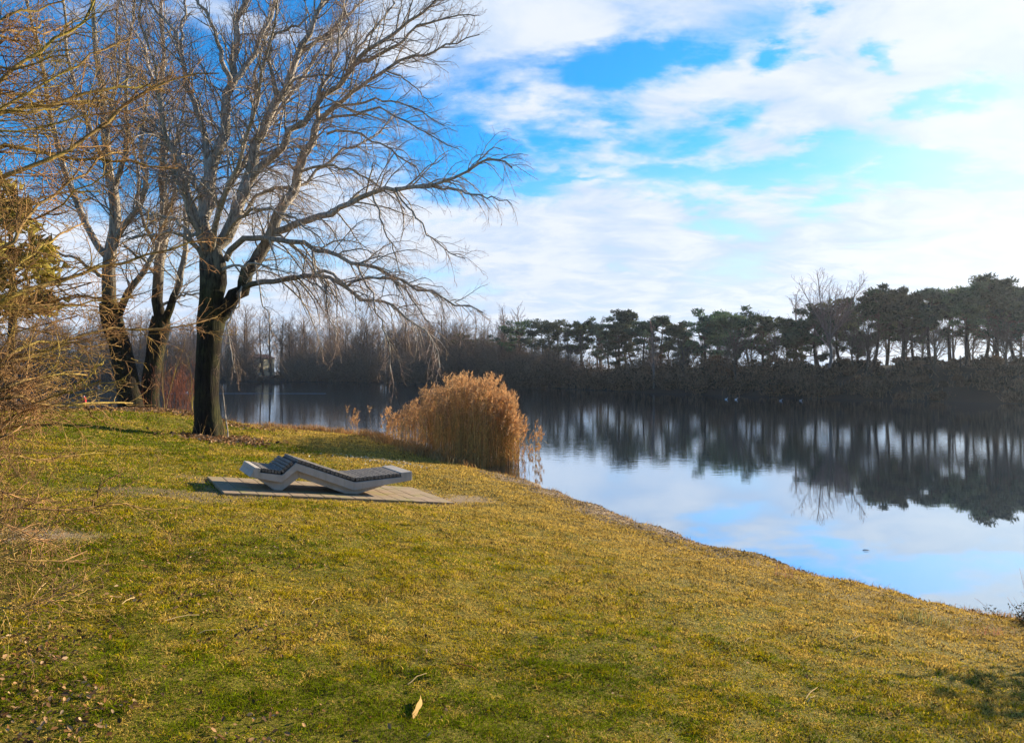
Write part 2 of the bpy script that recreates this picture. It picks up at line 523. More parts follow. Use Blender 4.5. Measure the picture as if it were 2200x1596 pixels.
def build_ground():
    th = np.concatenate([np.linspace(-180, -52, 44)[:-1], np.linspace(-52, 52, 640), np.linspace(52, 180, 44)[1:]])
    th = np.radians(th)
    rad = np.concatenate([[.0, .6, 1.3, 2.0], np.geomspace(2.6, 45, 250), np.geomspace(45, 300, 90)[1:], np.geomspace(300, 3500, 12)[1:]])
    A, Rr = np.meshgrid(th, rad)
    X, Y = Rr * np.sin(A), Rr * np.cos(A)
    z, dn, df, lake = terrain(X, Y, True)
    V = np.stack([X, Y, z], -1).reshape(-1, 3)
    nr, nt = A.shape
    i = np.arange(nr - 1)[:, None] * nt + np.arange(nt - 1)[None, :]
    Q = np.stack([i, i + 1, i + nt + 1, i + nt], -1).reshape(-1, 4)
    m, g, out = new_mat('ground')
    pos = g.n('ShaderNodeNewGeometry').outputs['Position']
    dnA = g.n('ShaderNodeAttribute', {'attribute_name': 'near_d'}).outputs['Fac']
    dfA = g.n('ShaderNodeAttribute', {'attribute_name': 'far_d'}).outputs['Fac']
    sand = g.n('ShaderNodeAttribute', {'attribute_name': 'sand'}).outputs['Fac']
    n1 = g.n('ShaderNodeTexNoise', None, Vector=pos, Scale=0.8, Detail=5.0, Roughness=0.6).outputs[0]
    n2 = g.n('ShaderNodeTexNoise', None, Vector=pos, Scale=38.0, Detail=5.0, Roughness=0.7).outputs[0]
    n3 = g.n('ShaderNodeTexNoise', None, Vector=pos, Scale=140.0, Detail=3.0, Roughness=0.7).outputs[0]
    c = g.ramp(n2, [(0.3, (0.035, 0.030, 0.006)), (0.5, (0.17, 0.145, 0.012)), (0.68, (0.32, 0.235, 0.035))])
    tan = g.ramp(n2, [(0.3, (0.08, 0.05, 0.02)), (0.5, (0.24, 0.155, 0.05)), (0.7, (0.36, 0.25, 0.10))])
    ft = g.n('ShaderNodeMapRange', {'interpolation_type': 'SMOOTHSTEP'}, Value=g.m('ADD', dnA, g.m('MULTIPLY', n1, 3.0)), From_Min=5.0, From_Max=1.2).outputs[0]
    c = g.mix(ft, c, tan)
    sc_ = g.ramp(n3, [(0.3, (0.15, 0.10, 0.06)), (0.55, (0.38, 0.27, 0.165)), (0.75, (0.50, 0.38, 0.25))])
    wa = g.n('ShaderNodeAttribute', {'attribute_name': 'worn'}).outputs['Fac']
    soil = g.ramp(n2, [(0.3, (0.09, 0.055, 0.03)), (0.5, (0.20, 0.135, 0.075)), (0.7, (0.33, 0.23, 0.13))])
    c = g.mix(g.m('MULTIPLY', wa, .9), c, soil)
    c = g.mix(sand, c, sc_)
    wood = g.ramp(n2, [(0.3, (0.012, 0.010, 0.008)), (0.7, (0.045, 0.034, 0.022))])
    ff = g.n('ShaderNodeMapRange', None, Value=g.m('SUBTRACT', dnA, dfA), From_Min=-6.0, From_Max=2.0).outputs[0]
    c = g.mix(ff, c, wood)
    bp = g.n('ShaderNodeBump', None, Strength=0.9, Distance=0.03, Height=g.m('ADD', n2, g.m('MULTIPLY', n3, 0.5))).outputs[0]
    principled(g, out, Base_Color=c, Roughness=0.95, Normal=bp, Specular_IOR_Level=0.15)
    xx, yy = X.ravel(), Y.ravel()
    sd = sand_mask(xx, yy, dn.ravel())
    wn = worn_mask(xx, yy)
    o = mesh_obj('ground', V, [Q], m, attrs={'worn': wn, 'near_d': dn.ravel(), 'far_d': df.ravel(), 'sand': sd})
    tag(o, kind='structure')
    return o


def sand_mask(x, y, dn):
    """gravel along the water, the worn path by the platform and at far left"""
    nz = fbm(x, y, 1.8, 31, 4)
    a = (1 - sst(dn + (nz - .5) * .9, .25, 1.0)) * sst(y, 9.8, 11.2) * (1 - sst(y, 17.5, 19.5)) * .95
    lx = B0[0] + 1.85 * BU[0] - .0 * BN[0]; ly = B0[1] + 1.85 * BU[1] - .0 * BN[1]
    r = np.hypot((x - lx - .1) / .75, (y - ly - .25) / .75)
    b = (1 - sst(r + (nz - .5) * 1.2, .45, 1.0)) * .85
    p = P3(20, 1170, 1)
    D = 1.6 / ((1165 - CY) / F_PX)
    r2 = np.hypot((x - (10 - CX) / F_PX * D) / .8, (y - D) / .45)
    c = (1 - sst(r2 + (nz - .5) * 1.0, .5, 1.1)) * .9
    e = (1 - sst(dn, .02, .3)) * .8 * (y < 10)
    return np.clip(np.maximum.reduce([a, b, c, e]), 0, 1)


def build_water():
    m, g, out = new_mat('lake_water')
    gc = g.n('ShaderNodeNewGeometry')
    pos = gc.outputs['Position']
    cd = g.n('ShaderNodeSeparateXYZ', None, i0=pos)
    # wind-ruffled zone well off the near bank: wave height grows there (a property of the lake surface, by place)
    ruf = g.n('ShaderNodeMapRange', {'interpolation_type': 'SMOOTHSTEP'}, Value=cd.outputs[1], From_Min=11.0, From_Max=26.0, To_Min=0.05, To_Max=1.0).outputs[0]
    patch = g.n('ShaderNodeTexNoise', None, Vector=pos, Scale=0.10, Detail=2.0, Roughness=0.5).outputs[0]
    v1 = g.n('ShaderNodeVectorMath', {'operation': 'MULTIPLY'}, i0=pos, i1=(1.0, 2.4, 1.0)).outputs[0]
    w1 = g.n('ShaderNodeTexNoise', None, Vector=v1, Scale=1.6, Detail=3.0, Roughness=0.5, Distortion=0.3).outputs[0]
    w2 = g.n('ShaderNodeTexNoise', None, Vector=v1, Scale=5.0, Detail=3.0, Roughness=0.5).outputs[0]
    h = g.m('ADD', g.m('MULTIPLY', w1, 1.0), g.m('MULTIPLY', w2, 0.35))
    h = g.m('MULTIPLY', h, g.m('MULTIPLY', ruf, g.m('ADD', patch, 0.35)))
    bp = g.n('ShaderNodeBump', None, Strength=1.0, Distance=0.0028, Height=h).outputs[0]
    gl = g.n('ShaderNodeBsdfGlossy', None, Color=(0.80, 0.90, 1.0, 1), Roughness=0.008, Normal=bp)
    df = g.n('ShaderNodeBsdfDiffuse', None, Color=(0.012, 0.024, 0.036, 1))
    fr = g.n('ShaderNodeFresnel', None, IOR=1.33, Normal=bp).outputs[0]
    fac = g.m('ADD', g.m('MULTIPLY', fr, 0.35), 0.65, clamp=True)
    mx = g.n('ShaderNodeMixShader', None, i0=fac, i1=df.outputs[0], i2=gl.outputs[0])
    g.t.links.new(mx.outputs[0], out.inputs[0])
    V = [(-420, -200, 0), (300, -200, 0), (300, 320, 0), (-420, 320, 0)]
    # keep the sheet to the lake's own outline, a little under the banks
    c = POLY.mean(0)
    P = POLY
    a, b = np.roll(P, 1, 0), np.roll(P, -1, 0)
    tng = unit(b - a)
    nrm = np.stack([tng[:, 1], -tng[:, 0]], 1)
    test = P + nrm * .5
    ins = in_lake(test[:, 0], test[:, 1])
    nrm[ins] *= -1
    Q = P + nrm * 1.6
    V = np.column_stack([Q, np.zeros(len(Q))])
    me = bpy.data.meshes.new('lake_water')
    me.from_pydata([tuple(v) for v in V], [], [tuple(range(len(V)))])
    me.update()
    import bmesh
    bm = bmesh.new(); bm.from_mesh(me)
    bmesh.ops.triangulate(bm, faces=bm.faces[:])
    for f in bm.faces:
        if f.normal.z < 0: f.normal_flip()
    bm.to_mesh(me); bm.free()
    me.materials.append(m)
    o = bpy.data.objects.new('lake_water', me)
    col.objects.link(o)
    tag(o, kind='structure')


build_water()


# ------------------------------------------------------------------ grass
def lawn_points(n_target, dmin, dmax, p, half=40):
    """points ahead of the camera, density falling as distance**-p"""
    u = rng.random(n_target)
    e = 2 - p
    D = (dmin ** e + u * (dmax ** e - dmin ** e)) ** (1 / e)
    a = np.radians(rng.uniform(-half, half, n_target))
    x, y = D * np.sin(a) / 1.0, D * np.cos(a)
    return x, y, D


def on_slab(x, y, m=0.0):
    sx = (x - B0[0]) * BU[0] + (y - B0[1]) * BU[1]
    sy = (x - B0[0]) * BN[0] + (y - B0[1]) * BN[1]
    return (sx > -2.02 + m) & (sx < 1.64 - m) & (sy > -.40 + m) & (sy < 1.52 - m)


def lawn_color(x, y, dn):
    g1 = fbm(x, y, .55, 41, 4)
    g2 = fbm(x, y, 3.2, 43, 3)
    n = len(x)
    green = np.array([.165, .200, .004]); olive = np.array([.44, .33, .010]); tan = np.array([.60, .40, .085]); brown = np.array([.085, .045, .016])
    cn = fbm(x, y, 11, 49, 3)
    r = np.clip(.45 * rng.random(n) + .55 * (1.8 * (cn - .5) + .5), 0, 1)
    dist = np.hypot(x, y)
    wt = .30 + .65 * (1 - sst(dn, .8, 6.0)) + .7 * (g1 - .5) + .3 * (g2 - .5) + .10 * sst(dist, 6, 12)
    wg = .46 - .5 * (1 - sst(dn, 1.5, 6)) + 1.4 * (.5 - g1) + .22 * (1 - sst(dist, 3, 6)) + .25 * sst(-x, 0, 3) * (1 - sst(y, 5, 9)) + .25 * sst(y, 14, 18)
    C = np.where((r < np.clip(wg, .03, .9))[:, None], green, olive)
    r2 = np.clip(.5 * rng.random(n) + .5 * (1.8 * (fbm(x, y, 8, 53, 3) - .5) + .5), 0, 1)
    C = np.where((r2 < np.clip(wt, .05, .92))[:, None] , tan, C)
    r3 = rng.random(n)
    C = np.where((r3 < .16)[:, None], brown, C)
    g3 = fbm(x, y, 14, 47, 2)
    C = C * rng.uniform(.62, 1.28, n)[:, None] * (.55 + .5 * g2 + .45 * g3)[:, None]
    return np.clip(C, 0, 1)


def worn_mask(x, y):
    sx = (x - B0[0]) * BU[0] + (y - B0[1]) * BU[1]
    sy = (x - B0[0]) * BN[0] + (y - B0[1]) * BN[1]
    ox = np.maximum(np.abs(sx + .25) - 1.9, 0); oy = np.maximum(np.abs(sy - .56) - .96, 0)
    nz = fbm(x, y, 2.4, 120, 4)
    a = 1 - sst(np.sqrt(ox ** 2 + oy ** 2) + (nz - .5) * .9, .0, .42)
    b = 1 - sst(np.hypot((x + 4.9) / 1.3, (y - 10.2) / .55) + (nz - .5) * 1.2, .5, 1.1)
    c = sst(fbm(x, y, .9, 131, 4), .60, .70) * .55
    return np.clip(np.maximum.reduce([a * .8, b * .85, c * .35 * (x < 0)]), 0, 1)


def build_blades(name, x, y, D, kind, label=None, hh=(.006, .019), cols=None, wid=.0017, lean=1.0):
    z, dn, df, lake = terrain(x, y, True)
    sd = sand_mask(x, y, dn)
    bald = fbm(x, y, 1.1, 77, 3)
    keep = (z > .02) & (dn < df) & (y < 45) & (~on_slab(x, y, .03)) & (rng.random(len(x)) > sd * .96) & (rng.random(len(x)) < (.45 + 1.2 * bald) * (1 - .8 * worn_mask(x, y)))
    x, y, z, D, dn = x[keep], y[keep], z[keep], D[keep], dn[keep]
    n = len(x)
    sc_ = np.maximum(1, D / 3.4) ** .8
    h = rng.uniform(hh[0], hh[1], n) * (.45 + 2.6 * fbm(x, y, 6, 58, 3) ** 2) * (1 + .35 * (sc_ - 1))
    w = wid * rng.uniform(.7, 1.5, n) * sc_
    a = rng.uniform(0, 2 * np.pi, n)
    ld = np.stack([np.cos(a), np.sin(a), np.zeros(n)], 1)
    b = rng.uniform(0, 2 * np.pi, n)
    sd_ = np.stack([np.cos(b), np.sin(b), np.zeros(n)], 1)
    ln = (rng.random(n) ** .7 * lean * 1.6)[:, None]
    base = np.stack([x, y, z - .002], 1)
    up = np.array([0, 0, 1.0])
    mid = base + up * h[:, None] * .6 + ld * ln * h[:, None] * .35
    tip = base + up * h[:, None] * rng.uniform(.55, 1.1, n)[:, None] + ld * ln * h[:, None] * 1.5
    V = np.stack([base - sd_ * w[:, None], base + sd_ * w[:, None], mid + sd_ * w[:, None] * .8, mid - sd_ * w[:, None] * .8, tip], 1).reshape(-1, 3)
    i = np.arange(n)[:, None] * 5
    Q = i + np.array([0, 1, 2, 3]); T = i + np.array([3, 2, 4])
    C = lawn_color(x, y, dn) if cols is None else cols(x, y, dn)
    o = mesh_obj(name, V, [Q, T], M_grass, cols={'col': np.repeat(C, 5, axis=0)})
    tag(o, label, None, None, kind)
    return o


build_ground()
M_grass = col_mat('grass_blades', trans=.35)
gx, gy, gD = lawn_points(1250000, 2.6, 42, 1.62)
build_blades('grass', gx, gy, gD, 'stuff')


# ------------------------------------------------------------------ bark materials and bare trees
M_bark_big = bark_mat('bark_poplar', (0.020, 0.0145, 0.0085), (0.50, 0.44, 0.37), (0.40, 0.27, 0.20), mossamt=.30, r1=.006, r2=.062, bump=1.0, vs=(22, 22, 3.0), pale=(4.8, 7.4))
M_bark_left = bark_mat('bark_lichen', (0.09, 0.06, 0.025), (0.27, 0.18, 0.065), (0.36, 0.20, 0.085), moss=(.34, .30, .03), mossamt=.55, r1=.006, r2=.08)
M_bark_far = bark_mat('bark_far', (0.06, 0.048, 0.042), (0.10, 0.078, 0.062), (0.14, 0.100, 0.082), mossamt=.15, r1=.03, r2=.12, bump=.1)
M_bark_pale = bark_mat('bark_birch', (0.20, 0.17, 0.15), (0.26, 0.19, 0.16), (0.25, 0.15, 0.13), mossamt=.05, r1=.02, r2=.12, bump=.1)
M_bark_red = bark_mat('bark_red', (0.18, 0.08, 0.045), (0.27, 0.105, 0.06), (0.32, 0.125, 0.07), mossamt=.05, r1=.004, r2=.05, bump=.1)


def limb(px, D0, D1, w0, w1, K=14, bow=0.0):
    """traced limb: pixel list, depth from D0 to D1, widths in pixels"""
    n = len(px)
    s = np.linspace(0, 1, n)
    D = D0 + (D1 - D0) * s + bow * np.sin(s * np.pi)
    pts = np.array([P3(a, b, d) for (a, b), d in zip(px, D)])
    P = resample(pts, K)
    wpx = np.linspace(w0, w1, K)
    Dk = np.linspace(D0, D1, K)
    rad = wpx / 2 / F_PX * Dk
    return P, rad


def hero_tree():
    D = 20.0
    base = P3(446, 944, D)
    root = empty('bare_tree', tuple(base), 'big bare tree with a thick dark trunk standing beside the wooden lounger', 'tree')
    # trunk with root flare, running into the central stem
    tp = [(447, 958), (446, 944), (447, 925), (445, 890), (444, 840), (446, 780), (450, 730), (453, 690), (455, 650), (454, 610), (450, 570), (447, 540), (443, 500), (441, 470)]
    tw = [88, 72, 60, 53, 50, 49, 50, 56, 50, 45, 40, 33, 22, 8]
    K = 44
    pts = np.array([np.append(P3(a, b, D), w) for (a, b), w in zip(tp, tw)])
    q = resample(pts, K)
    P, rad = q[None, :, :3], (q[:, 3] / 2 / F_PX * D)[None]
    V, f, at = tubes(P, rad, 28)
    # furrowed bark: real ridges
    ang = np.tile(np.arange(28) / 28 * 2 * np.pi, K)
    cen = np.repeat(q[:, :3], 28, axis=0)
    dirv = unit(V - cen)
    hgt = cen[:, 2]
    rg = fbm(ang * 7.0, hgt * 1.3, 1.0, 61, 3) - .5
    fl = (1 - sst(hgt, base[2] - .1, base[2] + .7)) * .10 * np.cos(ang * 5 + .8)
    V = V + dirv * (rg * .055 + fl)[:, None]
    mesh_obj('trunk', V, f, M_bark_big, root, attrs=at)
    L = []
    def a(*args, **kw): L.append(limb(*args, **kw))
    # central stem and its forks
    a([(452, 600), (448, 540), (441, 480), (446, 420), (453, 370), (464, 330), (480, 280), (492, 218), (496, 170), (500, 109), (505, 55), (530, 5), (545, -60), (548, -140)], 20, 20.5, 34, 5, 20)
    a([(494, 190), (489, 160), (470, 101), (456, 49), (423, 0), (400, -70)], 20.2, 19.5, 12, 3)
    a([(495, 195), (519, 164), (546, 104), (571, 55), (593, 0), (610, -80)], 20.2, 21.2, 14, 4)
    # left limbs
    a([(449, 575), (440, 545), (430, 505), (418, 474), (402, 430), (385, 390), (360, 350), (330, 318)], 20, 18.8, 20, 4)
    a([(440, 470), (436, 410), (443, 330), (430, 265), (423, 232), (404, 191), (391, 131), (383, 90), (365, 60), (328, 22), (300, -20)], 20, 20.8, 18, 4, 18)
    a([(391, 120), (386, 90), (393, 41), (404, -20), (410, -80)], 20.6, 21.2, 8, 3)
    a([(441, 440), (420, 395), (404, 363), (382, 328), (352, 285), (322, 262), (280, 250)], 20, 21.6, 11, 3)
    a([(447, 560), (425, 535), (389, 503), (352, 500), (310, 508), (270, 512)], 20, 19, 12, 3)
    a([(447, 520), (415, 500), (370, 470), (330, 462), (290, 430)], 20, 21, 9, 3)
    # central-right stem
    a([(462, 640), (470, 580), (474, 535), (487, 500), (501, 470), (516, 430), (535, 369), (555, 314), (574, 260), (593, 222), (609, 191), (626, 150), (645, 110), (669, 70), (691, 30), (713, -10), (730, -80)], 20, 20.6, 34, 5, 24)
    a([(594, 222), (596, 200), (585, 164), (577, 123), (580, 90), (600, 70), (640, 55), (670, 30)], 20.4, 19.6, 10, 3)
    a([(560, 300), (545, 250), (548, 200), (555, 120), (575, 60), (590, -10)], 20.3, 21.4, 9, 3)
    a([(645, 112), (680, 90), (715, 60), (760, 20), (800, -20)], 20.6, 21.4, 9, 3)
    a([(609, 190), (640, 170), (680, 160), (720, 165), (760, 175), (800, 195)], 20.4, 19.2, 6, 2)
    # big right fork
    a([(458, 700), (480, 675), (514, 623), (548, 558), (581, 505), (605, 454), (622, 425), (640, 372), (653, 340), (668, 305), (682, 262)], 20, 20, 34, 14, 22)
    a([(525, 425), (541, 377), (590, 336), (623, 292), (653, 260), (691, 216), (719, 185), (746, 161), (773, 131), (800, 104), (850, 76), (904, 27), (951, -5), (990, -50)], 20.2, 19.2, 18, 3, 20)
    a([(675, 290), (700, 245), (746, 202), (787, 175), (822, 153), (869, 128), (910, 115), (964, 98), (1000, 85), (1030, 75)], 20, 19, 12, 2, 18)
    a([(746, 161), (760, 120), (790, 80), (830, 30), (850, -20)], 19.8, 20.6, 8, 3)
    a([(773, 131), (830, 110), (880, 70), (930, 45), (985, 30), (1020, 35)], 19.7, 18.8, 8, 2)
    a([(683, 262), (690, 210), (705, 160), (722, 110), (738, 60), (742, 0), (745, -50)], 20, 20.8, 9, 3)
    a([(642, 372), (680, 300), (706, 270), (718, 235)], 20, 19.4, 7, 2)
    a([(703, 288), (750, 280), (800, 300), (850, 330), (900, 370), (930, 410)], 20, 18.6, 6, 2)
    a([(690, 262), (740, 250), (800, 235), (860, 250), (910, 280), (960, 310), (985, 320)], 20, 18.8, 6, 2)
    a([(700, 240), (760, 225), (810, 215), (870, 225), (910, 245), (955, 270)], 20, 19.2, 6, 2)
    a([(822, 153), (860, 165), (900, 195), (930, 230)], 19.6, 19, 4, 1.6)
    # horizontal and drooping limbs to the right
    a([(590, 500), (642, 484), (683, 467), (717, 450), (768, 430), (801, 418), (828, 407), (850, 403), (883, 407), (923, 399), (964, 385), (1014, 361), (1046, 347), (1085, 345), (1100, 360)], 20, 18.2, 16, 3, 22)
    a([(923, 400), (960, 408), (1010, 415), (1060, 425), (1100, 440)], 18.9, 18.2, 6, 2)
    a([(1014, 361), (1040, 335), (1060, 318), (1080, 322)], 18.5, 18.4, 4, 1.5)
    a([(484, 560), (500, 530), (534, 511), (558, 508), (592, 511), (642, 518), (690, 538), (724, 555), (768, 565), (801, 572), (852, 596), (886, 613), (920, 626), (954, 647), (994, 657), (1038, 672)], 20, 18.0, 14, 3, 22)
    a([(505, 640), (514, 626), (537, 613), (581, 606), (625, 603), (665, 595), (695, 596), (720, 605), (750, 622), (768, 638), (801, 650), (835, 653), (862, 672), (903, 705), (930, 745), (945, 790)], 20, 18.3, 13, 2.5, 22)
    a([(665, 595), (683, 582), (710, 589), (737, 609), (765, 603), (784, 596), (835, 603), (869, 623), (900, 668), (930, 700)], 19.4, 18.2, 8, 2, 18)
    a([(478, 580), (514, 569), (548, 569), (595, 579), (640, 590)], 20, 18.6, 7, 2)
    a([(488, 505), (501, 482), (520, 462), (541, 452), (565, 450), (610, 462), (660, 490), (700, 530)], 20, 18.8, 9, 2.5)
    a([(583, 505), (620, 520), (660, 560), (690, 610), (710, 670), (720, 730)], 20, 18.6, 6, 2)
    a([(768, 565), (790, 620), (820, 690), (835, 740), (840, 800)], 18.9, 18.4, 5, 1.8)
    a([(801, 418), (815, 460), (830, 500), (850, 550), (860, 590)], 19, 18.6, 5, 1.8)
    a([(850, 403), (880, 450), (920, 500), (960, 540), (1000, 555)], 18.9, 18.2, 5, 1.8)
    a([(640, 372), (690, 360), (740, 362), (790, 380), (840, 420), (870, 450)], 20, 18.8, 7, 2)
    # towards and away from the viewer, left side crown
    a([(450, 560), (470, 450), (520, 330), (560, 200), (590, 60), (600, -60)], 20, 16.0, 13, 3)
    a([(450, 560), (410, 430), (360, 300), (330, 150), (300, 20), (290, -80)], 20, 17.0, 12, 3)
    a([(450, 540), (480, 420), (560, 300), (640, 180), (720, 60), (770, -50)], 20, 24.0, 13, 3)
    a([(445, 500), (400, 400), (350, 260), (320, 130), (260, 0)], 20, 23.5, 12, 3)
    a([(500, 470), (560, 420), (650, 400), (720, 330), (800, 300), (850, 240)], 20, 23.5, 10, 2.5)
    # lower small drooping ones near the trunk
    a([(520, 615), (510, 660), (490, 700), (497, 760), (505, 800)], 19.8, 19.2, 4, 1.5)
    a([(548, 560), (560, 640), (580, 690), (577, 740)], 19.8, 19.1, 4, 1.5)
    big = sorted(range(len(L)), key=lambda i: -L[i][1][0])[:12]
    allP = []
    for i, (P, r) in enumerate(L):
        Pj = P.copy()
        sl_ = np.linalg.norm(P[-1] - P[0])
        Pj[1:-1] += rng.normal(size=(len(P) - 2, 3)) * .012 * min(sl_, 4)
        V, f, at = tubes(Pj[None], r[None], 9 if r[0] > .07 else 6)
        if r[0] > .045:
            mesh_obj('limb', V, f, M_bark_big, root, attrs=at)
            L[i] = (Pj, r, None)
        else:
            L[i] = (Pj, r, (V, f, at))
    K = 16
    P1 = np.array([resample(P, K) for P, r, _ in L])
    R1 = np.array([np.interp(np.linspace(0, 1, K), np.linspace(0, 1, len(r)), r) for P, r, _ in L])
    def dr(pos):
        # outer and lower branches hang, upper ones rise
        h = pos[:, 2]
        return np.where(h < 9.0, -.16, .05) + np.clip((h - 9) * .008, 0, .06)
    P2, R2 = grow(P1, R1, .18, (28, 62), (.16, .36), 8, 0, .13, .5, .0060, .18, .98, droop=dr, maxr=.026)
    Pt, Rt = grow(P1, R1, .22, (15, 50), (.1, .2), 8, 0, .12, .6, .0055, .5, 1.0, droop=dr, maxr=.014, absl=(.6, 1.6))
    P2 = np.concatenate([P2, Pt]); R2 = np.concatenate([R2, Rt])
    P3_, R3 = grow(P2, R2, .125, (25, 60), (.25, .55), 5, 0, .20, .6, .0036, .10, 1.0, droop=lambda p: dr(p) * .8, maxr=.009)
    P4, R4 = grow(P3_, R3, .085, (25, 60), (.32, .6), 4, 0, .25, .7, .0024, .15, 1.0, maxr=.004)
    # limb ends go on as fine shoots
    parts = [x[2] for x in L if x[2] is not None]
    parts += [tubes(P2, R2, 4), tubes(P3_, R3, 3), tubes(P4, R4, 3)]
    V, f, at = merge(parts)
    mesh_obj('crown', V, f, M_bark_big, root, attrs=at)
    print('hero twigs', len(P2), len(P3_), len(P4))


hero_tree()


def traced_tree(name, label, trunk, tw, D, limbs, spacing=(.2, .14, .11), dr0=.03, mat=None, group=None, zbase=None, seg=16, rm=1.0, extra_flare=True):
    """trunk: pixels, tw: widths px at depth D; limbs: (pixels, D0, D1, w0, w1)"""
    base = P3(*trunk[0], D)
    root = empty(name, tuple(base), label, 'tree', group)
    pts = np.array([np.append(P3(a, b, D), w) for (a, b), w in zip(trunk, tw)])
    pts = np.vstack([[pts[0, 0], pts[0, 1], pts[0, 2] - .35, pts[0, 3] * 1.25], pts])
    q = resample(pts, 30)
    V, f, at = tubes(q[None, :, :3], (q[:, 3] / 2 / F_PX * D)[None], seg)
    cen = np.repeat(q[:, :3], seg, axis=0)
    ang = np.tile(np.arange(seg) / seg * 2 * np.pi, 30)
    rg = fbm(ang * 6, cen[:, 2] * 1.5, 1.0, int(D) + 5, 3) - .5
    V = V + unit(V - cen) * (rg * .06)[:, None]
    mesh_obj('trunk', V, f, mat, root, attrs=at)
    L = [limb(*l) for l in limbs]
    parts = []
    for P, r in L:
        P[1:-1] += rng.normal(size=(len(P) - 2, 3)) * .03
        V, f, at = tubes(P[None], r[None], 8)
        if r[0] > .07:
            mesh_obj('limb', V, f, mat, root, attrs=at)
        else:
            parts.append((V, f, at))
    P1 = np.array([resample(P, 14) for P, r in L])
    R1 = np.array([np.interp(np.linspace(0, 1, 14), np.linspace(0, 1, len(r)), r) for P, r in L])
    P2, R2 = grow(P1, R1, spacing[0], (30, 65), (.18, .36), 7, dr0, .14, .5, .008 * rm, .15, .98, maxr=.03)
    Pb, Rb = grow(P2, R2, spacing[1], (28, 60), (.3, .55), 5, dr0 * .5, .2, .6, .005 * rm, .1, 1.0, maxr=.010)
    Pc, Rc = grow(Pb, Rb, spacing[2], (28, 60), (.3, .55), 4, 0, .25, .7, .0036 * rm, .15, 1.0, maxr=.005)
    V, f, at = merge(parts + [tubes(P2, R2, 4), tubes(Pb, Rb, 3), tubes(Pc, Rc, 3)])
    mesh_obj('crown', V, f, mat, root, attrs=at)
    return root


M_bark_mid = bark_mat('bark_mid', (0.026, 0.019, 0.011), (0.46, 0.40, 0.33), (0.38, 0.26, 0.19), mossamt=.25, r1=.008, r2=.095, bump=1.0, vs=(20, 20, 3.0), pale=(5.0, 7.6))
traced_tree('bare_tree', 'leaning bare tree with mossy trunk, left of the straight-trunked pair by the water', [(286, 892), (280, 860), (271, 809), (262, 765), (257, 741), (248, 714), (238, 674), (234, 650)],
            [58, 50, 46, 44, 42, 42, 44, 38], 27.5,
            [([(234, 665), (236, 623), (237, 560), (244, 488), (250, 437), (243, 400), (234, 370), (228, 300), (225, 220), (210, 120), (200, 20), (198, -60)], 27.5, 27.5, 30, 6, 18),
             ([(246, 700), (262, 662), (281, 623), (304, 589), (325, 555), (345, 510), (350, 450), (360, 380)], 27.5, 27, 18, 4),
             ([(245, 520), (262, 495), (284, 461), (304, 427), (315, 380), (300, 330), (310, 250), (330, 160)], 27.5, 26.5, 14, 4),
             ([(237, 560), (205, 520), (180, 470), (160, 420), (137, 369), (126, 328), (112, 270), (100, 200), (80, 100), (60, 20), (50, -50)], 27.5, 28.5, 16, 4, 18),
             ([(236, 600), (200, 580), (170, 560), (130, 545), (90, 540)], 27.5, 26, 9, 3),
             ([(232, 360), (200, 300), (180, 230), (150, 140), (140, 40), (130, -40)], 27.5, 29, 12, 4),
             ([(240, 410), (265, 340), (275, 260), (270, 160), (285, 60), (290, -30)], 27.5, 25.5, 12, 4),
             ([(228, 290), (240, 220), (262, 140), (250, 60), (260, -30)], 27.5, 28.5, 9, 3),
             ([(238, 650), (200, 640), (150, 635), (120, 610)], 27.5, 29, 7, 3)], mat=M_bark_mid, group=None)
traced_tree('bare_tree', 'slim bare tree with forked white-barked stems between the leaning tree and the big trunk', [(324, 888), (322, 860), (325, 809), (331, 770), (336, 740), (343, 705), (345, 680)],
            [44, 38, 36, 36, 38, 42, 34], 28.0,
            [([(345, 690), (338, 640), (342, 579), (350, 521), (352, 471), (355, 427), (350, 380), (352, 300), (345, 220), (350, 130), (345, 40), (350, -40)], 28, 28, 25, 5, 18),
             ([(350, 705), (362, 674), (375, 636), (386, 589), (394, 548), (400, 500), (398, 440), (410, 380)], 28, 27, 19, 5),
             ([(346, 560), (325, 508), (305, 470), (296, 430), (300, 370), (280, 300), (270, 210)], 28, 29.5, 9, 3),
             ([(352, 470), (375, 420), (372, 340), (390, 250), (400, 180)], 28, 26.5, 10, 3),
             ([(345, 660), (385, 636), (410, 632), (432, 634)], 28, 26.5, 7, 3),
             ([(342, 600), (310, 560), (285, 545), (262, 520)], 28, 27, 7, 3)], mat=M_bark_mid)


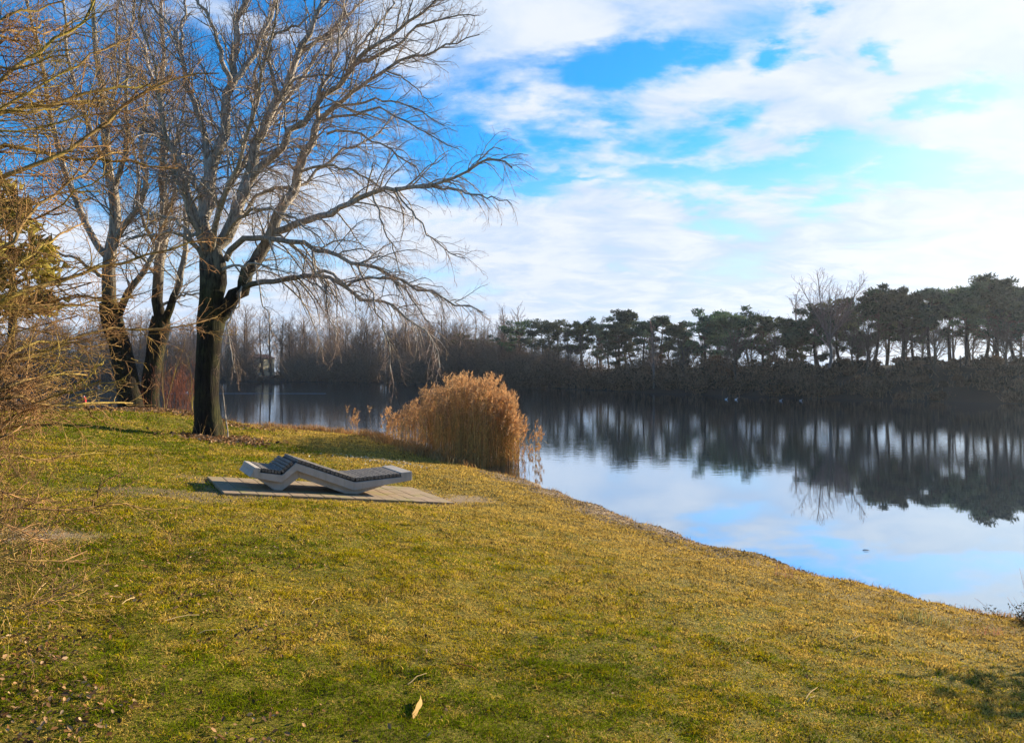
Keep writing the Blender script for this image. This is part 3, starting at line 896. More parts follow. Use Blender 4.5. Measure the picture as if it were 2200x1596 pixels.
# ------------------------------------------------------------------ overhanging tree at left, its trunk outside the frame
def overhanging_tree():
    bx, by = -4.9, 5.4
    base = (bx, by, zg(bx, by))
    root = empty('overhanging_tree', base, 'yellowish twiggy branches reaching in from the left edge in front of the lawn', 'tree')
    tp = np.array([[bx - .1, by, base[2] - .2, .17], [bx, by, base[2] + .6, .13], [bx - .1, by + .1, base[2] + 2, .11], [bx + .1, by, 4.0, .085], [bx, by + .2, 6.0, .05], [bx + .2, by + .1, 7.6, .02]])
    q = resample(tp, 24)
    V, f, at = tubes(q[None, :, :3], q[None, :, 3], 14)
    mesh_obj('trunk', V, f, M_bark_left, root, attrs=at)
    br = [
        ([(0, 175), (41, 139), (109, 96), (164, 55), (202, 14), (225, -30)], 5.2, 5.8, 8, 3),
        ([(0, 243), (68, 232), (153, 216), (232, 191), (300, 183), (350, 195)], 5.6, 6.6, 9, 3),
        ([(0, 385), (55, 366), (131, 336), (191, 287), (246, 243), (300, 208), (363, 172), (410, 163), (470, 158)], 5.2, 6.2, 9, 2.5),
        ([(0, 314), (82, 328), (137, 339), (232, 344), (314, 355), (382, 362)], 5.8, 6.8, 8, 2.5),
        ([(20, 520), (60, 465), (96, 434), (164, 380), (232, 336), (262, 328)], 5.0, 6.2, 7, 2.5),
        ([(0, 600), (85, 532), (130, 500), (180, 480)], 5.2, 6.2, 6, 2.5),
        ([(0, 650), (50, 625), (102, 603), (186, 586), (237, 566), (321, 545), (406, 525), (440, 520)], 5.0, 6.2, 10, 2.5),
        ([(0, 674), (70, 668), (135, 657), (220, 645), (290, 640)], 5.5, 6.5, 6, 2),
        ([(0, 770), (45, 750), (85, 738), (150, 732), (230, 711), (288, 706), (372, 704), (430, 691), (467, 681)], 5.0, 6.4, 6, 2.2),
        ([(0, 790), (60, 770), (140, 745), (200, 740), (260, 745)], 5.0, 5.8, 5, 2),
        ([(0, 836), (68, 819), (135, 802), (186, 806)], 4.6, 5.4, 8, 3),
        ([(120, 848), (150, 838), (185, 812), (222, 780)], 5.0, 5.2, 4, 2),
        ([(0, 853), (68, 863), (152, 868), (210, 866), (254, 870), (285, 866)], 4.6, 5.6, 8, 2.5),
        ([(180, 866), (192, 880), (205, 900), (240, 912)], 5.2, 5.4, 3, 1.6),
        ([(0, 918), (40, 905), (78, 888), (120, 885)], 4.5, 5.0, 5, 2),
        ([(0, 940), (30, 930), (60, 910), (90, 895)], 4.4, 4.8, 4, 2),
        ([(0, 1063), (40, 1066), (71, 1073), (95, 1080)], 4.2, 4.6, 6, 2),
        ([(49, 1090), (123, 1090), (198, 1088), (261, 1090), (310, 1098)], 4.3, 4.9, 5, 2),
        ([(198, 1088), (205, 1064), (213, 1049), (239, 1026), (265, 1018)], 4.7, 4.9, 3.5, 1.6),
        ([(0, 1119), (45, 1146), (93, 1164), (120, 1160)], 3.9, 4.3, 6, 2),
        ([(0, 1194), (56, 1205), (131, 1203), (187, 1183)], 3.7, 4.3, 5, 2),
        ([(19, 1317), (50, 1300), (93, 1295), (130, 1298), (175, 1290)], 3.5, 3.9, 4, 1.6),
        ([(93, 1166), (97, 1200), (92, 1250), (78, 1285)], 4.1, 4.0, 2.5, 1.5),
    ]
    for i in range(26):      # the rest of the fan, mostly at the frame's edge and above it
        y0 = rng.uniform(-150, 980)
        x1 = rng.uniform(90, 300) * (1.0 if y0 < 700 else .75)
        s = rng.uniform(-.6, .05) + (0 if y0 > 200 else .1)
        if y0 > 600: s *= .5
        n = 5
        xs = np.linspace(-60, x1, n)
        ys = y0 + (xs + 60) * s + rng.normal(size=n) * 9
        D0 = rng.uniform(4.8, 6.2) if y0 < 800 else rng.uniform(4.4, 5.0)
        br.append((list(zip(xs, ys)), D0, D0 + rng.uniform(-.2, 1.2), rng.uniform(5, 8), 2))
    L = []
    for b in br:
        px = list(b[0])
        # run every branch back to the trunk
        if px[0][0] < 60:
            p0 = P3(px[0][0], px[0][1], b[1])
            k = .25
            zt = np.clip(p0[2] - .55 + rng.uniform(-.15, .1), base[2] + .25, 7.2)
            tr = np.array([bx, by, zt])
            d = p0 - tr
            mids = [tr, tr + d * .35 + np.array([0, 0, -.05]), tr + d * .72]
        else:
            mids = []
        n = len(px)
        D = np.linspace(b[1], b[2], n)
        pts = np.array(mids + [P3(x_, y_, d_) for (x_, y_), d_ in zip(px, D)])
        P = resample(pts, 20)
        r0, r1 = b[3] / 2 / F_PX * b[1], b[4] / 2 / F_PX * b[2]
        rad = np.linspace(r0 * (1.75 if mids else 1.25), r1 * 1.2, 20)
        P[1:-1] += rng.normal(size=(18, 3)) * .012
        L.append((P, rad))
        V, f, at = tubes(P[None], rad[None], 7)
        mesh_obj('branch', V, f, M_bark_left, root, attrs=at)
    P1 = np.array([p for p, r in L]); R1 = np.array([r for p, r in L])
    P2, R2 = grow(P1, R1, .070, (18, 58), (.12, .34), 7, .02, .17, .55, .0030, .22, .99, maxr=.006)
    Pb, Rb = grow(P2, R2, .060, (25, 65), (.25, .5), 5, .0, .24, .65, .0023, .1, 1.0, maxr=.0035)
    Pc, Rc = grow(Pb, Rb, .06, (25, 70), (.25, .5), 4, .0, .28, .7, .0017, .2, 1.0, maxr=.0022)
    V, f, at = merge([tubes(P2, R2, 4), tubes(Pb, Rb, 3), tubes(Pc, Rc, 3)])
    mesh_obj('twigs', V, f, M_bark_left, root, attrs=at)
    print('overhang', len(P2), len(Pb), len(Pc))


overhanging_tree()


# ------------------------------------------------------------------ needle foliage and pines
def leaf_cloud(cen, rad, n, size, cols, flat=.55, asp=.28):
    """n leaf triangles in each ellipsoid: cen (M,3), rad (M,)"""
    M = len(cen)
    N = M * n
    d = unit(rng.normal(size=(N, 3))) * (rng.random(N) ** .38)[:, None]
    d[:, 2] *= flat
    p = np.repeat(cen, n, axis=0) + d * np.repeat(rad, n)[:, None]
    u = unit(rng.normal(size=(N, 3)) * np.array([1, 1, .8]) + np.array([0, 0, .35]))
    w = unit(np.cross(u, rng.normal(size=(N, 3))))
    s = size * rng.uniform(.6, 1.4, N)[:, None]
    V = np.stack([p - w * s * asp, p + w * s * asp, p + u * s], 1).reshape(-1, 3)
    T = np.arange(N)[:, None] * 3 + np.array([0, 1, 2])
    cl = cols[0] + (cols[1] - cols[0]) * np.repeat(rng.random(M), n)[:, None]
    cl = cl * rng.uniform(.6, 1.4, N)[:, None]
    return V, T, np.repeat(cl, 3, axis=0)


M_needle = col_mat('needles', trans=.18)
M_bark_pine = bark_mat('bark_pine', (0.075, 0.052, 0.042), (0.12, 0.07, 0.05), (0.08, 0.06, 0.045), mossamt=.1, r1=.02, r2=.08, bump=.1)


def pine(x, y, top, crown_w, label, group, crown_frac=.5, hue=0.5, dens=1.0, lean=0.0, sz=1.0):
    z0 = zg(x, y) - .1
    H = top - z0
    root = empty('pine_tree', (x, y, z0), label, 'tree', group)
    K = 12
    t = np.linspace(0, 1, K)
    bend = rng.normal(size=2) * .25
    P = np.stack([x + lean * H * t ** 1.3 + bend[0] * np.sin(t * 4), y + bend[1] * np.sin(t * 3), z0 + H * .94 * t], 1)
    r0 = .10 + .013 * H
    rad = r0 * (1 - .8 * t)
    V, f, at = tubes(P[None], rad[None], 7)
    mesh_obj('trunk', V, f, M_bark_pine, root, attrs=at)
    nb = int(17 * dens + 4)
    tb = 1 - crown_frac + crown_frac * np.sort(rng.random(nb)) ** .9 * .98
    pos = np.stack([np.interp(tb, t, P[:, k]) for k in range(3)], 1)
    az = np.arange(nb) * 2.4 + rng.normal(size=nb) * .5
    prof = np.interp((tb - (1 - crown_frac)) / crown_frac, [0, .25, .6, .88, 1], [.4, .75, 1.0, .72, .3])
    ln = crown_w * .5 * prof * rng.uniform(.6, 1.15, nb)
    Kb = 6
    B = np.empty((nb, Kb, 3)); B[:, 0] = pos
    d = np.stack([np.cos(az), np.sin(az), rng.uniform(.05, .6, nb)], 1); d = unit(d)
    for q in range(1, Kb):
        B[:, q] = B[:, q - 1] + d * (ln / (Kb - 1))[:, None]
        d = unit(d + rng.normal(size=(nb, 3)) * .18 + np.array([0, 0, .07]))
    Rb = (.045 + .012 * ln)[:, None] * (1 - .75 * np.linspace(0, 1, Kb))[None]
    # dead snags below the crown
    ns = 12
    ts = rng.uniform(.15, 1 - crown_frac * .8, ns)
    ps = np.stack([np.interp(ts, t, P[:, k]) for k in range(3)], 1)
    a2 = rng.uniform(0, 6.28, ns)
    S = ps[:, None, :] + (np.linspace(0, 1, 4)[None, :, None] * rng.uniform(.6, 2.6, ns)[:, None, None]) * np.stack([np.cos(a2), np.sin(a2), rng.uniform(-.2, .4, ns)], 1)[:, None, :]
    Rs = np.full((ns, 4), .028)
    V, f, at = merge([tubes(B, Rb, 4), tubes(S, Rs, 3)])
    mesh_obj('branches', V, f, M_bark_pine, root, attrs=at)
    cs, rs = [], []
    for q, k in ((2, .30), (3, .36), (4, .48), (5, .52)):
        m_ = rng.random(nb) < (.4 if q < 4 else .9) * np.interp(tb, [1 - crown_frac, 1 - crown_frac * .55], [.45, 1])
        cs.append(B[m_, q] + rng.normal(size=(m_.sum(), 3)) * .18 + np.array([0, 0, .12]))
        rs.append(np.full(m_.sum(), k) * rng.uniform(.7, 1.35, m_.sum()) * (crown_w / 4) ** .5)
    cs.append(P[-2:] + rng.normal(size=(2, 3)) * .15 + np.array([0, 0, .2])); rs.append(np.array([.6, .5]))
    c = np.concatenate(cs); r = np.concatenate(rs) * sz
    dark = np.array([.030, .055, .038]); lite = np.array([.095, .130, .060]) * (1 + hue * .3)
    tnt = np.array([rng.uniform(.85, 1.5), 1.0, rng.uniform(.8, 1.2)]) * rng.uniform(.75, 1.45)
    if hue > 2: tnt = np.array([1.9, 1.1, .5])
    dark = dark * tnt; lite = lite * tnt
    V, T, C = leaf_cloud(c, r, int(75 * dens), .30, (dark, lite), .5)
    o = mesh_obj('crown', V, [T], M_needle, root, cols={'col': C}, smooth=False)
    return root


def ordinal(i):
    return ['first', 'second', 'third', 'fourth', 'fifth', 'sixth', 'seventh', 'eighth', 'ninth', 'tenth', 'eleventh', 'twelfth', 'thirteenth', 'fourteenth',
            'fifteenth', 'sixteenth', 'seventeenth', 'eighteenth', 'nineteenth', 'twentieth', 'twenty-first', 'twenty-second', 'twenty-third', 'twenty-fourth',
            'twenty-fifth', 'twenty-sixth', 'twenty-seventh', 'twenty-eighth', 'twenty-ninth', 'thirtieth', 'thirty-first', 'thirty-second', 'thirty-third',
            'thirty-fourth', 'thirty-fifth', 'thirty-sixth', 'thirty-seventh', 'thirty-eighth', 'thirty-ninth', 'fortieth', 'forty-first', 'forty-second', 'forty-third', 'forty-fourth',
            'forty-fifth', 'forty-sixth', 'forty-seventh', 'forty-eighth', 'forty-ninth', 'fiftieth', 'fifty-first', 'fifty-second', 'fifty-third', 'fifty-fourth', 'fifty-fifth', 'fifty-sixth'][i]


def shoreD(px):
    """distance ahead to the far shoreline at pixel column px"""
    k = (px - CX) / F_PX
    for a, b in zip(FL[:-1], FL[1:]):
        fa, fb = a[0] - k * a[1], b[0] - k * b[1]
        if fa * fb <= 0 and a[1] > 20:
            t = fa / (fa - fb)
            return a[1] + (b[1] - a[1]) * t
    return 60.0


# (px of the crown, py of its top, crown width px, metres behind the shore)
PINES = [(1000, 712, 46, 10), (1035, 728, 40, 14), (1118, 682, 66, 10), (1165, 690, 52, 13), (1200, 680, 58, 9), (1250, 676, 56, 12), (1285, 688, 44, 15), (1328, 672, 62, 9), (1348, 664, 48, 13),
         (1388, 676, 50, 10), (1420, 680, 60, 14), (1458, 684, 46, 8), (1515, 668, 58, 10), (1545, 672, 48, 13), (1585, 676, 62, 9), (1640, 674, 66, 11), (1700, 686, 50, 9), (1755, 654, 66, 8),
         (1805, 642, 74, 11), (1838, 676, 56, 15), (1876, 612, 64, 9), (1905, 640, 50, 14), (1938, 624, 58, 8), (1965, 634, 56, 12), (1998, 612, 62, 9), (2042, 604, 66, 11), (2078, 602, 64, 7),
         (2112, 606, 70, 12), (2145, 598, 76, 9), (2185, 602, 70, 8), (2225, 606, 80, 10), (2290, 600, 90, 9)]
for i, (px, py, cw, bk) in enumerate(PINES):
    D = shoreD(px) + bk
    x = (px - CX) / F_PX * D
    top = EYE + (CY - py) / F_PX * D - .7 + float(np.clip(rng.normal() * .5, -.7, .45))
    lab = 'dark flat-topped pine on the far bank, %s in the row from the left' % ordinal(i)
    pine(x, D, top, cw / F_PX * D * rng.uniform(1.0, 2.1), lab, 'pines along the far bank', crown_frac=rng.uniform(.55, .92) if px < 1850 else rng.uniform(.48, .78), hue=rng.uniform(0, 1), dens=1.35, lean=rng.normal() * .03, sz=1.12)

# evergreen behind the branches at the left edge
pine((20 - CX) / F_PX * 24, 24, EYE + (CY - 390) / F_PX * 24, 3.6, 'yellow-green evergreen tree half hidden behind twigs at the left edge', None, crown_frac=.62, hue=6.0, dens=.8)


# ------------------------------------------------------------------ far bare trees
def bare(x, y, top, width, label, group, mat, style=0, sm=1.0, name='bare_tree'):
    z0 = zg(x, y) - .1
    H = top - z0
    root = empty(name, (x, y, z0), label, 'tree', group)
    K = 10
    t = np.linspace(0, 1, K)
    fork = rng.uniform(.66, .84) if style == 0 else (.35 if style == 1 else .95)
    lean = rng.normal() * .04
    P = np.stack([x + lean * H * t + rng.normal() * .3 * np.sin(3 * t), y + 0 * t, z0 + H * fork * t], 1)
    rad = (.07 + .012 * H) * (1 - (.75 if style != 1 else .25) * t)
    V, f, at = tubes(P[None], rad[None], 6)
    mesh_obj('trunk', V, f, mat, root, attrs=at)
    if style == 1:        # broad round crown from a low fork
        n = 9
        az = np.arange(n) * 2.4
        inc = np.radians(rng.uniform(12, 58, n))
        L = H * (1 - fork) * rng.uniform(.85, 1.05, n)
        d = np.stack([np.sin(inc) * np.cos(az), np.sin(inc) * np.sin(az), np.cos(inc)], 1)
        st = P[-1] - np.array([0, 0, 1]) * rng.random(n)[:, None] * H * .08
        B = np.empty((n, 8, 3)); B[:, 0] = st
        for q in range(1, 8):
            B[:, q] = B[:, q - 1] + d * (L / 7)[:, None]
            d = unit(d + rng.normal(size=(n, 3)) * .06 + np.array([0, 0, .04]))
        Rb = np.linspace(.1, .02, 8)[None].repeat(n, 0)
        P2, R2 = grow(B, Rb, .30, (22, 50), (.28, .5), 6, .05, .1, .5, .013 * sm, .15, .98, maxr=.045)
        P3b, R3 = grow(P2, R2, .26, (22, 55), (.35, .6), 4, .03, .15, .6, .009 * sm, .1, 1.0, maxr=.02)
        parts = [tubes(B, Rb, 5), tubes(P2, R2, 3), tubes(P3b, R3, 3)]
    else:
        ang = (20, 55) if style == 0 else (15, 35)
        w = width / max(H, 1)
        P1, R1 = grow(P[None], rad[None], H / 40, ang, (w * .95, w * 1.6), 7, .06 if style == 0 else .02, .1, .5, .018, .22, 1.0, maxr=.05)
        P2, R2 = grow(P1, R1, .36, (22, 50), (.28, .5), 5, .04 if style == 0 else -.10, .13, .6, .012 * sm, .1, 1.0, maxr=.025)
        P3b, R3 = grow(P2, R2, .42, (22, 50), (.35, .6), 4, .02 if style == 0 else -.25, .15, .7, .009 * sm, .1, 1.0, maxr=.014)
        parts = [tubes(P1, R1, 4), tubes(P2, R2, 3), tubes(P3b, R3, 3)]
    V, f, at = merge(parts)
    mesh_obj('crown', V, f, mat, root, attrs=at)


M_far_warm = bark_mat('bark_far_warm', (0.13, 0.085, 0.055), (0.22, 0.145, 0.09), (0.30, 0.19, 0.12), mossamt=.2, r1=.03, r2=.12, bump=.1)
left = []
for px in np.linspace(-60, 1000, 52):
    left.append((px + rng.normal() * 7, 645 + rng.normal() * 16 + 22 * abs(math.sin(px / 90.0)) - (14 if 480 < px < 700 else 0), rng.uniform(3, 30)))
left.sort()
for i, (px, py, bk) in enumerate(left):
    D = shoreD(px) + bk
    x = (px - CX) / F_PX * D
    top = EYE + (CY - py) / F_PX * D
    bare(x, D, top, rng.uniform(6, 10), 'bare tree in the far wood across the lake, %s counting from the left edge' % ordinal(i),
         'bare trees of the far wood', M_far_warm if rng.random() < .55 else M_bark_far, 0, sm=2.6)

mid = [(p_, rng.uniform(672, 720) - 45 * (p_ > 1860), rng.uniform(3, 24)) for p_ in np.linspace(1040, 2230, 34)] + [(1015, 720, 4), (1050, 705, 8), (1095, 700, 12), (1180, 690, 16), (1290, 672, 20), (1310, 682, 18), (1400, 700, 6), (1470, 712, 5), (1560, 700, 20), (1610, 655, 22), (1640, 652, 24), (1668, 690, 7), (1720, 700, 14),
       (1860, 700, 6), (1950, 690, 16), (2010, 700, 5), (2090, 690, 16), (2160, 700, 5), (2210, 680, 9)]
mid.sort()
for i, (px, py, bk) in enumerate(mid):
    D = shoreD(px) + bk
    x = (px - CX) / F_PX * D
    bare(x, D, EYE + (CY - py) / F_PX * D, rng.uniform(3, 4.5), 'thin bare tree among the far pines, %s counting from the left' % ordinal(i), 'bare trees among the pines', M_bark_far, 0, sm=1.9)
for px, py, bk, w, st, lab in ((1080, 655, 12, 3.4, 2, 'reddish feathery birch rising above the left end of the pine row'),
                               (1710, 632, 10, 2.6, 2, 'pale drooping birch just left of the tall round-crowned bare tree'),
                               (1405, 690, 3, 1.6, 2, 'small brownish birch in front of the middle pines')):
    D = shoreD(px) + bk
    bare((px - CX) / F_PX * D, D, EYE + (CY - py) / F_PX * D, w, lab, None, M_bark_pale, st, sm=1.6, name='birch_tree')
D = shoreD(1775) + 6
bare((1775 - CX) / F_PX * D, D, EYE + (CY - 582) / F_PX * D, 9, 'tallest bare tree with a broad round crown above the far pines', None, M_bark_pale, 1, sm=1.5)


# ------------------------------------------------------------------ undergrowth along the far bank
def undergrowth():
    parts, lv = [], []
    N = 760
    t = rng.random(N)
    # along the far shore line
    seg = FL[(FL[:, 1] > 28) & (FL[:, 0] > -190)]
    L = np.concatenate([[0], np.cumsum(np.linalg.norm(np.diff(seg, axis=0), axis=1))])
    # even in picture angle rather than metres: weight near part
    ang = np.arctan2(seg[:, 0], seg[:, 1])
    s = np.interp(rng.uniform(ang.min(), ang.max(), N), ang, np.arange(len(seg)))
    cx = np.interp(s, np.arange(len(seg)), seg[:, 0]); cy = np.interp(s, np.arange(len(seg)), seg[:, 1])
    out = np.stack([cx, cy], 1); out = unit(out - np.array([0, 0.0]))
    bk = rng.uniform(.2, 11, N)
    cx = cx + out[:, 0] * bk; cy = cy + out[:, 1] * bk
    ex = rng.uniform(1080, 1170, 90)
    eD = np.array([shoreD(p) for p in ex]) + rng.uniform(.4, 12, 90)
    cx = np.concatenate([cx, (ex - CX) / F_PX * eD]); cy = np.concatenate([cy, eD]); N = len(cx)
    cz = terrain(cx, cy)
    D = np.hypot(cx, cy)
    right = sst(cx, 15, 40)
    h = rng.uniform(1.4, 3.2, N) * (1.0 + 2.4 * sst(D, 80, 170)) * (1 - .62 * right)
    hx = CX + cx / cy * F_PX
    h = h * (1 - .85 * ((hx > 540) & (hx < 605))) * (.7 + .6 * vnoise(hx, 0 * hx, 1 / 45.0, 7))
    n = 22
    idx = np.repeat(np.arange(N), n)
    a = rng.uniform(0, 6.28, len(idx)); inc = rng.uniform(0, 1.0, len(idx))
    d = np.stack([np.sin(inc) * np.cos(a), np.sin(inc) * np.sin(a), np.cos(inc)], 1)
    K = 4
    B = np.empty((len(idx), K, 3))
    B[:, 0] = np.stack([cx, cy, cz - .05], 1)[idx] + rng.normal(size=(len(idx), 3)) * np.array([.5, .5, 0])
    ln = h[idx] * rng.uniform(.6, 1.1, len(idx))
    for q in range(1, K):
        B[:, q] = B[:, q - 1] + d * (ln / (K - 1))[:, None]
        d = unit(d + rng.normal(size=d.shape) * .22)
    Rb = np.clip(D[idx] * .00030, .012, .06)[:, None] * np.linspace(1, .5, K)[None]
    P2, R2 = grow(B, Rb, .55, (20, 55), (.35, .6), 4, .0, .2, .8, .012, .2, 1.0)
    V, f, at = merge([tubes(B, Rb, 3), tubes(P2, R2, 3)])
    o = mesh_obj('undergrowth', V, f, M_far_warm, attrs=at)
    tag(o, kind='stuff')
    # dead leaves and evergreen scrub held in it
    kk = (D < 125) | (rng.random(N) < .35)
    c = np.stack([cx, cy, cz + h * .38], 1)[kk]; h = h[kk]
    V, T, C = leaf_cloud(c, h * .75, 260, .22, (np.array([.022, .022, .014]), np.array([.15, .088, .05])), .62, .4)
    o = mesh_obj('bank_scrub', V, [T], M_needle, cols={'col': C}, smooth=False)
    tag(o, kind='stuff')


undergrowth()


def far_wood_mass():
    """the deep brown wood behind the first bare trees on the left: twig haze too fine to count"""
    n = 900
    px = rng.uniform(-150, 1120, n)
    D = np.array([shoreD(p) for p in px]) + rng.uniform(14, 50, n)
    gap = (px > 548) & (px < 600) & (D < 232)
    px, D = px[~gap], D[~gap]; n = len(px)
    x = (px - CX) / F_PX * D
    z = terrain(x, D)
    K = 6
    H = (rng.uniform(4.0, 14.0, n))
    B = np.stack([x, D, z], 1)[:, None, :] + np.linspace(0, 1, K)[None, :, None] * np.stack([rng.normal(size=n) * .6, rng.normal(size=n) * .5, H], 1)[:, None, :]
    Rb = np.linspace(.13, .03, K)[None].repeat(n, 0)
    P1, R1 = grow(B, Rb, .55, (20, 55), (.22, .4), 5, .05, .15, .6, .04, .15, 1.0, maxr=.07)
    P2, R2 = grow(P1, R1, .6, (22, 55), (.4, .7), 4, .03, .2, .8, .03, .1, 1.0, maxr=.04)
    V, f, at = merge([tubes(B, Rb, 4), tubes(P1, R1, 3), tubes(P2, R2, 3)])
    o = mesh_obj('far_woods', V, f, M_far_warm, attrs=at)
    tag(o, kind='stuff')


far_wood_mass()


# ------------------------------------------------------------------ the lounger and its paving
def local_frame():
    u = unit(np.array([BU[0], BU[1], -BSL]))
    nw = np.array([BN[0], BN[1], 0.0])
    up = np.cross(u, nw)
    if up[2] < 0: up = -up
    return u, nw, up


LU, LN, LUP = local_frame()
LO = np.array([B0[0], B0[1], .62])


def loc(s, w, h):
    return LO + LU * s + LN * w + LUP * h


def add_bevel(o, w=.006, seg=2):
    m = o.modifiers.new('bevel', 'BEVEL')
    m.width = w; m.segments = seg; m.limit_method = 'ANGLE'


def prism(name, prof, w0, w1, mat, parent, bev=.006):
    """closed profile in (s,h), from w0 to w1 across"""
    n = len(prof)
    V = [loc(s, w0, h) for s, h in prof] + [loc(s, w1, h) for s, h in prof]
    fs = [tuple(range(n))[::-1], tuple(range(n, 2 * n))]
    fs += [(i, (i + 1) % n, (i + 1) % n + n, i + n) for i in range(n)]
    me = bpy.data.meshes.new(name)
    org = _wl(parent)
    me.from_pydata([tuple(np.array(v) - org) for v in V], [], fs)
    import bmesh
    bm = bmesh.new(); bm.from_mesh(me)
    bmesh.ops.recalc_face_normals(bm, faces=bm.faces[:])
    bmesh.ops.triangulate(bm, faces=[f for f in bm.faces if len(f.verts) > 4])
    bm.to_mesh(me); bm.free()
    me.materials.append(mat)
    o = bpy.data.objects.new(name, me)
    col.objects.link(o)
    o.parent = parent
    if bev: add_bevel(o, bev)
    return o


def lounger():
    m, g, out = new_mat('cast_concrete')
    tc = g.n('ShaderNodeNewGeometry').outputs['Position']
    n1 = g.n('ShaderNodeTexNoise', None, Vector=tc, Scale=3.0, Detail=6.0, Roughness=0.65).outputs[0]
    n2 = g.n('ShaderNodeTexNoise', None, Vector=tc, Scale=90.0, Detail=4.0, Roughness=0.7).outputs[0]
    vs = g.n('ShaderNodeVectorMath', {'operation': 'MULTIPLY'}, i0=tc, i1=(14, 14, 1.5)).outputs[0]
    n3 = g.n('ShaderNodeTexNoise', None, Vector=vs, Scale=1.0, Detail=4.0, Roughness=0.6).outputs[0]
    c = g.ramp(n1, [(.3, (.34, .29, .235)), (.7, (.46, .40, .33))])
    c = g.mix(g.m('MULTIPLY', g.ramp(n3, [(.52, (0, 0, 0)), (.7, (1, 1, 1))]), .5), c, (.27, .23, .15))
    c = g.mix(g.ramp(n2, [(.62, (0, 0, 0)), (.75, (.5, .5, .5))]), c, (.22, .20, .17))
    bp = g.n('ShaderNodeBump', None, Strength=.25, Distance=.004, Height=n2).outputs[0]
    principled(g, out, Base_Color=c, Roughness=.85, Normal=bp)
    conc = m
    m, g, out = new_mat('weathered_slats')
    tc = g.n('ShaderNodeTexCoord').outputs['Object']
    ob = g.n('ShaderNodeNewGeometry').outputs['Random Per Island']
    vs = g.n('ShaderNodeVectorMath', {'operation': 'MULTIPLY'}, i0=tc, i1=(40, 12, 40)).outputs[0]
    n1 = g.n('ShaderNodeTexNoise', None, Vector=vs, Scale=1.0, Detail=6.0, Roughness=0.7).outputs[0]
    c = g.ramp(n1, [(.3, (.04, .033, .026)), (.5, (.14, .115, .09)), (.7, (.34, .29, .225))])
    c = g.mix(g.m('MULTIPLY', ob, .6), c, (.075, .065, .05))
    bp = g.n('ShaderNodeBump', None, Strength=.4, Distance=.004, Height=n1).outputs[0]
    principled(g, out, Base_Color=c, Roughness=.75, Normal=bp)
    wood = m
    W = .98
    root = empty('sun_lounger', tuple(LO), 'zigzag concrete double lounger with dark weathered wooden slats on a paved slab', 'lounger')
    top = [(-1.575, .272), (-1.14, .245), (-.955, .445), (.02, .195), (.99, .358)]
    TH = .125
    bot = [(1.0, .285), (.02, .065), (-.925, .325), (-1.135, .125), (-1.62, .19)]
    prism('frame', top + bot, 0, W, conc, root, .008)
    # inset thicker V supports that stand on the paving
    prism('foot', [(-1.50, .177), (-1.135, .127), (-.925, .322), (-.88, .312), (-.86, .215), (-1.10, .0), (-1.22, .0)], .075, W - .075, conc, root, .008)
    prism('foot', [(-.88, .312), (.02, .067), (.62, .203), (.54, .160), (.12, .0), (-.10, .0), (-.86, .215)], .0755, W - .0755, conc, root, .008)
    # end blocks flush with the slats
    prism('end_block', [(-1.576, .270), (-1.475, .264), (-1.470, .332), (-1.563, .338)], .0, W, conc, root, .006)
    prism('end_block', [(.991, .357), (.80, .324), (.788, .396), (.978, .429)], .0, W, conc, root, .006)
    # slats
    def run(a, b, n, lift=.016, th=.052, gap=.010, ov=0.0):
        a, b = np.array(a), np.array(b)
        d = b - a
        Ls = np.linalg.norm(d); d = d / Ls
        nn = np.array([-d[1], d[0]])
        if nn[1] < 0: nn = -nn
        st = Ls / n
        for i in range(n):
            j = rng.normal() * .0015
            p0 = a + d * (st * i + gap / 2) + nn * (lift + j)
            p1 = a + d * (st * (i + 1) - gap / 2) + nn * (lift + j)
            prism('slat', [tuple(p0), tuple(p1), tuple(p1 + nn * th), tuple(p0 + nn * th)], .004 + rng.uniform(0, .004), W - .004 - rng.uniform(0, .004), wood, root, .004)
    run((-1.462, .265), (-1.165, .247), 6)
    run((-1.125, .262), (-.975, .424), 4)
    run((-.945, .441), (.005, .200), 14)
    run((.035, .198), (.785, .322), 12)
    # dark bearer under the slats
    bearer = flat_mat('bearer', (.03, .026, .022), .8)
    up = .012
    prof = [(-1.462, .268), (-1.14, .248), (-.955, .448), (.02, .198), (.785, .325)]
    pr2 = prof + [(s, h + up) for s, h in prof[::-1]]
    prism('bearer', pr2, .05, W - .05, bearer, root, 0)


lounger()


